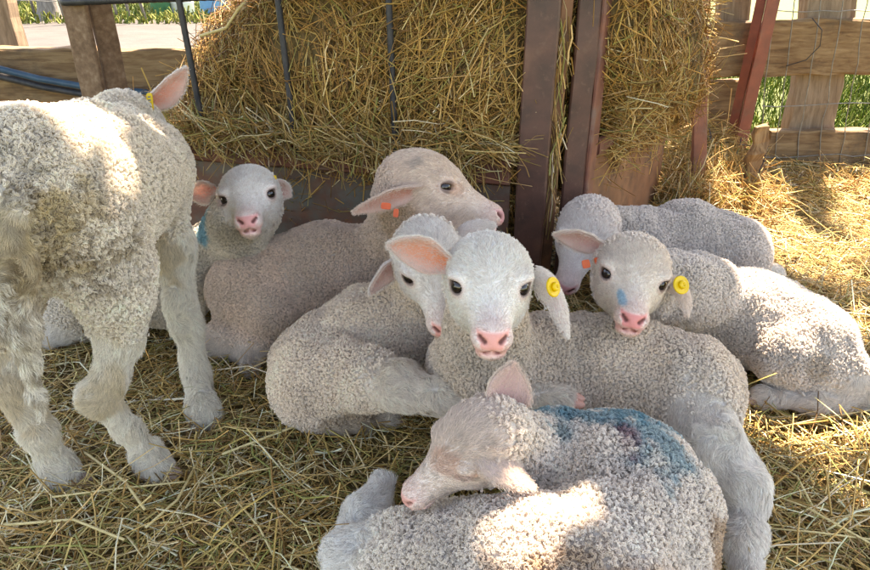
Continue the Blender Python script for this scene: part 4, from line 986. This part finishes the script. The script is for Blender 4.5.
# ---- 3: back left, head in profile
def lamb_profile():
    hd = head_frame((446, 187), 1.06, (1, -0.17, 0.16), (0.14, 1, 0.12), 1.13)
    pr = chain(torso, [(T(390, 268, 0.115), 0.070), (T(320, 273, 0.11), 0.086), (T(252, 288, 0.10), 0.082)])
    pr += [torso(T(246, 290, 0.115), T(266, 306, 0.095), 0.064, 0.048, 0.014)]
    pr += chain(leg, [(T(258, 314, 0.06), 0.040), (T(225, 338, 0.035), 0.028), (T(200, 345, 0.025), 0.022)])
    pr += chain(leg, [(T(200, 345, 0.022), 0.020), (T(240, 346, 0.02), 0.019)])
    pr += chain(leg, [(T(262, 315, 0.06), 0.03), (T(254, 345, 0.03), 0.022), (T(250, 366, 0.014), 0.020)])
    return dict(seed=3, lock=0.0031, wool=0.0056, lid=0.45, label='lamb lying in front of the feeder, head in profile to the right, orange ear tag', head=hd, prims=pr,
                neck=[(T(395, 255, 0.14), C(408, 215, 1.09), 0.064, 0.052, 0.04), (C(408, 215, 1.09), None, 0.052, 0.046, 0.03)], tint=(0.78, 0.63, 0.52), face=(0.84, 0.68, 0.57), legs=(0.706, 0.618, 0.539),
                nose=(0.50, 0.22, 0.21),
                marks=[(T(382, 224, 0.18), (0.06, 0.06, 0.03), (0.42, 0.20, 0.20), 0.5, 0.8), (C(400, 225, 1.04), (0.05, 0.05, 0.06), (0.60, 0.40, 0.22), 0.5, 0.7),
                       (C(420, 166, 1.03), (0.02, 0.02, 0.016), (0.33, 0.30, 0.28), 0.6, 0.9), (C(458, 190, 1.02), (0.02, 0.02, 0.014), (0.62, 0.36, 0.24), 0.5, 0.7), (C(500, 207, 1.02), (0.014, 0.014, 0.012), (0.16, 0.14, 0.19), 0.6, 0.7)],
                ears=[dict(b=C(420, 187, 1.015), m=C(390, 196, 1.0), t=C(355, 212, 0.99), w=0.038, o=camvec(0.0, -0.75, 0.55), inner=(0.70, 0.34, 0.26)),
                      dict(b=C(418, 180, 1.10), m=C(408, 185, 1.14), t=C(398, 198, 1.17), w=0.036, o=camvec(0, -0.6, -0.7))],
                hooves=[(T(247, 346, 0.016), (1, 0, 0), (0, 0, 1), 0.017)],
                tags=[('p', C(386, 206, 0.985), camvec(1, -0.1, 0), camvec(0.1, 1, 0), 0.015, 0.010, 'orange_tag'), ('p', C(396, 213, 0.99), camvec(1, -0.1, 0), camvec(0.1, 1, 0), 0.008, 0.013, 'orange_tag')])
# ---- 2: far left lamb looking out
def lamb_far_left():
    hd = head_frame((248, 196), 1.08, (0.20, -0.26, 1), (-0.17, 1, 0), 1.0)
    pr = chain(torso, [(T(222, 262, 0.12), 0.068), (T(170, 280, 0.105), 0.078), (T(105, 290, 0.09), 0.076)])
    pr += chain(leg, [(T(100, 296, 0.08), 0.06), (T(75, 318, 0.05), 0.036), (T(52, 338, 0.025), 0.024)])
    return dict(seed=22, lock=0.0033, wool=0.006, lid=0.8, label='small lamb peering out at the back left with a blue mark behind its neck', head=hd, prims=pr,
                neck=[(T(222, 255, 0.13), C(236, 230, 1.12), 0.060, 0.048, 0.04), (C(236, 230, 1.12), None, 0.048, 0.043, 0.03)], tint=(0.76, 0.68, 0.58), face=(0.91, 0.83, 0.77),
                nose=(0.68, 0.29, 0.27),
                marks=[(C(200, 226, 1.12), (0.05, 0.06, 0.05), (0.12, 0.38, 0.50), 0.85, 0.7), (C(235, 240, 1.06), (0.05, 0.05, 0.05), (0.55, 0.44, 0.30), 0.4, 0.7)],
                ears=[dict(b=C(216, 189, 1.12), m=C(206, 192, 1.13), t=C(192, 197, 1.135), w=0.040, o=camvec(-0.2, -0.3, 1), inner=(0.82, 0.36, 0.28)),
                      dict(b=C(270, 187, 1.13), m=C(279, 189, 1.14), t=C(289, 195, 1.15), w=0.036, o=camvec(0.25, -0.3, 1), inner=(0.62, 0.26, 0.20))],
                tags=[('p', C(273, 178, 1.11), camvec(1, 0.2, 0), camvec(-0.2, 1, 0), 0.012, 0.008, 'yellow_tag')])
# ---- 8: asleep in front
def lamb_asleep():
    hd = head_frame((455, 452), 0.645, (-0.84, -0.46, 0.20), (-0.40, 0.60, 0.66), 0.76)
    pr = chain(torso, [(T(560, 475, 0.10), 0.066), (T(612, 490, 0.09), 0.082), (T(634, 530, 0.085), 0.078), (T(590, 600, 0.085), 0.088), (T(500, 585, 0.08), 0.076), (T(440, 560, 0.065), 0.054)], 0.045)
    pr += chain(leg, [(T(430, 570, 0.06), 0.045), (T(385, 555, 0.05), 0.034), (T(352, 560, 0.035), 0.028)])
    pr += chain(leg, [(T(345, 562, 0.03), 0.026), (T(366, 515, 0.04), 0.023), (T(384, 482, 0.045), 0.019)])
    sh = T(585, 462, 0.13)
    return dict(seed=8, lock=0.0035, wool=0.0058, label='lamb asleep at the front, curled up with blue and red dye on its back', head=hd, prims=pr,
                neck=[(sh, T(548, 446, 0.13), 0.046, 0.038, 0.012), (T(548, 446, 0.13), None, 0.038, 0.036, 0.025)], tint=(0.85, 0.76, 0.67), face=(0.78, 0.65, 0.56), legs=(0.899, 0.845, 0.784), closed=True,
                crown=0.0, nose=(0.60, 0.28, 0.24),
                dirt=[(T(540, 560, 0.10), (0.2, 0.2, 0.15), (0.36, 0.30, 0.25), 0.6, 230, 0.58)],
                marks=[(T(588, 432, 0.15), (0.085, 0.040, 0.06), BLUE, 0.68, 1.8), (T(545, 430, 0.15), (0.04, 0.03, 0.05), BLUE, 0.62, 1.6), (T(652, 458, 0.15), (0.050, 0.065, 0.06), BLUE, 0.6, 2.0), (T(626, 462, 0.15), (0.022, 0.034, 0.04), RED, 0.55, 1.5),
                       (T(552, 452, 0.13), (0.045, 0.045, 0.05), (0.40, 0.29, 0.20), 0.7, 0.8), (T(672, 560, 0.06), (0.10, 0.12, 0.09), (0.50, 0.33, 0.20), 0.85, 0.9), (T(560, 640, 0.13), (0.16, 0.07, 0.09), (0.50, 0.33, 0.20), 0.8, 0.9),
                       (C(448, 462, 0.63), (0.026, 0.022, 0.016), (0.62, 0.36, 0.26), 0.5, 0.6)],
                ears=[dict(b=C(503, 416, 0.665), m=C(505, 393, 0.665), t=C(513, 366, 0.665), w=0.050, o=camvec(0.35, -0.1, 0.9), cup=(150, 50), inner=(0.72, 0.45, 0.42)),
                      dict(b=C(498, 436, 0.635), m=C(504, 458, 0.625), t=C(531, 486, 0.62), w=0.054, o=camvec(-0.35, -0.75, -0.35), cup=(130, 60), inner=(0.55, 0.28, 0.24))])
# ---- 1: standing lamb seen from behind
def lamb_standing():
    y2 = camvec(0.25, -0.35, -0.9)
    hd = head_frame((148, 136), 1.14, (0.28, -0.30, -0.9), (0.05, 1, 0.3), 1.0)
    pr = chain(torso, [(Y(38, 190, 0.70), 0.094), (Y(92, 185, 0.80), 0.088), (Y(133, 180, 0.92), 0.076)], 0.05)
    pr += chain(torso, [(Y(92, 235, 0.70), 0.064), (Y(108, 276, 0.70), 0.046), (Y(114, 298, 0.70), 0.036)], 0.025)
    pr += chain(leg, [(Y(114, 296, 0.70), 0.037), (Y(117, 335, 0.70), 0.027), (Y(108, 378, 0.68), 0.0225), (Y(98, 394, 0.672), 0.0225), (Y(128, 430, 0.685), 0.0165), (T(149, 455, 0.030), 0.0185), (T(158, 468, 0.018), 0.020)], 0.018)
    pr += chain(torso, [(Y(10, 255, 0.68), 0.062), (Y(7, 300, 0.68), 0.040)], 0.025)
    pr += chain(leg, [(Y(7, 296, 0.68), 0.040), (Y(6, 335, 0.68), 0.029), (Y(8, 380, 0.655), 0.0225), (Y(38, 432, 0.66), 0.0165), (T(55, 466, 0.030), 0.0175), (T(64, 477, 0.018), 0.019)], 0.018)
    pr += chain(leg, [(Y(155, 205, 0.93), 0.046), (Y(172, 255, 0.90), 0.028), (Y(182, 305, 0.87), 0.020), (Y(187, 325, 0.87), 0.0205), (Y(197, 372, 0.85), 0.0135), (T(204, 407, 0.026), 0.0165), (T(207, 416, 0.016), 0.018)], 0.018)
    pr += chain(leg, [(Y(95, 215, 1.0), 0.046), (Y(100, 300, 0.98), 0.022), (T(112, 385, 0.02), 0.016)], 0.02)
    pr += chain(leg, [(Y(12, 200, 0.615), 0.024), (Y(8, 270, 0.585), 0.019), (Y(22, 330, 0.575), 0.0155), (Y(36, 395, 0.575), 0.012), (Y(41, 420, 0.575), 0.007)], 0.015)
    return dict(seed=1, lock=0.004, wool=0.007, label='standing lamb seen from behind at the left, rump and tail stained with dirt', head=hd, prims=pr,
                neck=[(Y(138, 160, 0.98), None, 0.068, 0.05, 0.04)], tint=(0.86, 0.77, 0.66), face=(0.88, 0.82, 0.77), legs=(0.86, 0.79, 0.68),
                marks=[(Y(40, 240, 0.60), (0.07, 0.06, 0.07), (0.60, 0.45, 0.22), 0.6, 1.5), (Y(80, 215, 0.62), (0.06, 0.06, 0.04), (0.62, 0.48, 0.26), 0.55, 1.5), (Y(108, 395, 0.64), (0.06, 0.06, 0.07), (0.64, 0.50, 0.28), 0.5, 1.6), (Y(165, 260, 0.86), (0.03, 0.04, 0.06), (0.66, 0.53, 0.34), 0.55, 1.5), (Y(10, 410, 0.62), (0.06, 0.06, 0.08), (0.62, 0.48, 0.28), 0.5, 1.6), (Y(132, 440, 0.66), (0.03, 0.03, 0.03), (0.60, 0.46, 0.26), 0.5, 0.9)],
                dirt=[(Y(95, 265, 0.62), (0.11, 0.10, 0.085), (0.34, 0.24, 0.135), 0.6, 150, 0.48), (Y(28, 350, 0.565), (0.045, 0.04, 0.13), (0.32, 0.24, 0.15), 0.65, 240, 0.47), (Y(40, 300, 0.58), (0.06, 0.06, 0.06), (0.30, 0.21, 0.12), 0.6, 170, 0.50), (Y(145, 190, 0.85), (0.05, 0.08, 0.05), BROWN, 0.6, 90, 0.52), (Y(60, 180, 0.60), (0.2, 0.1, 0.1), (0.42, 0.36, 0.29), 0.5, 60, 0.48), (Y(30, 215, 0.60), (0.12, 0.06, 0.05), (0.34, 0.25, 0.15), 0.5, 120, 0.54)],
                ears=[dict(b=C(146, 104, 1.12), m=C(166, 90, 1.115), t=C(185, 69, 1.11), w=0.046, o=camvec(0.62, -0.62, 0.45), inner=(0.80, 0.38, 0.28)),
                      dict(b=C(118, 112, 1.16), m=C(100, 112, 1.17), t=C(84, 118, 1.17), w=0.04, o=camvec(-0.5, -0.6, -0.3))],
                hooves=[(T(170, 474, 0.010), (0.75, -0.25, 0), (0, 0, 1), 0.019), (T(82, 480, 0.010), (0.85, -0.1, 0), (0, 0, 1), 0.018), (T(213, 421, 0.010), (0.5, -0.4, 0), (0, 0, 1), 0.017)],
                tags=[('p', C(150, 102, 1.085), camvec(1, 0.1, 0.2), camvec(-0.12, 1, 0), 0.011, 0.030, 'yellow_tag', True)])
for f in (lamb_standing, lamb_far_left, lamb_profile, lamb_left_center, lamb_back_right, lamb_right, lamb_center, lamb_asleep):
    sp_ = f(); root = make_lamb(sp_)
    for t in sp_.get('tags', ()):
        if t[0] == 'b': button_tag(t[1], t[2], t[3], root)
        else: plate_tag(t[1], t[2], t[3], t[4], t[5], root, t[6], *(t[7:]))
print('LAMBS', STAT)
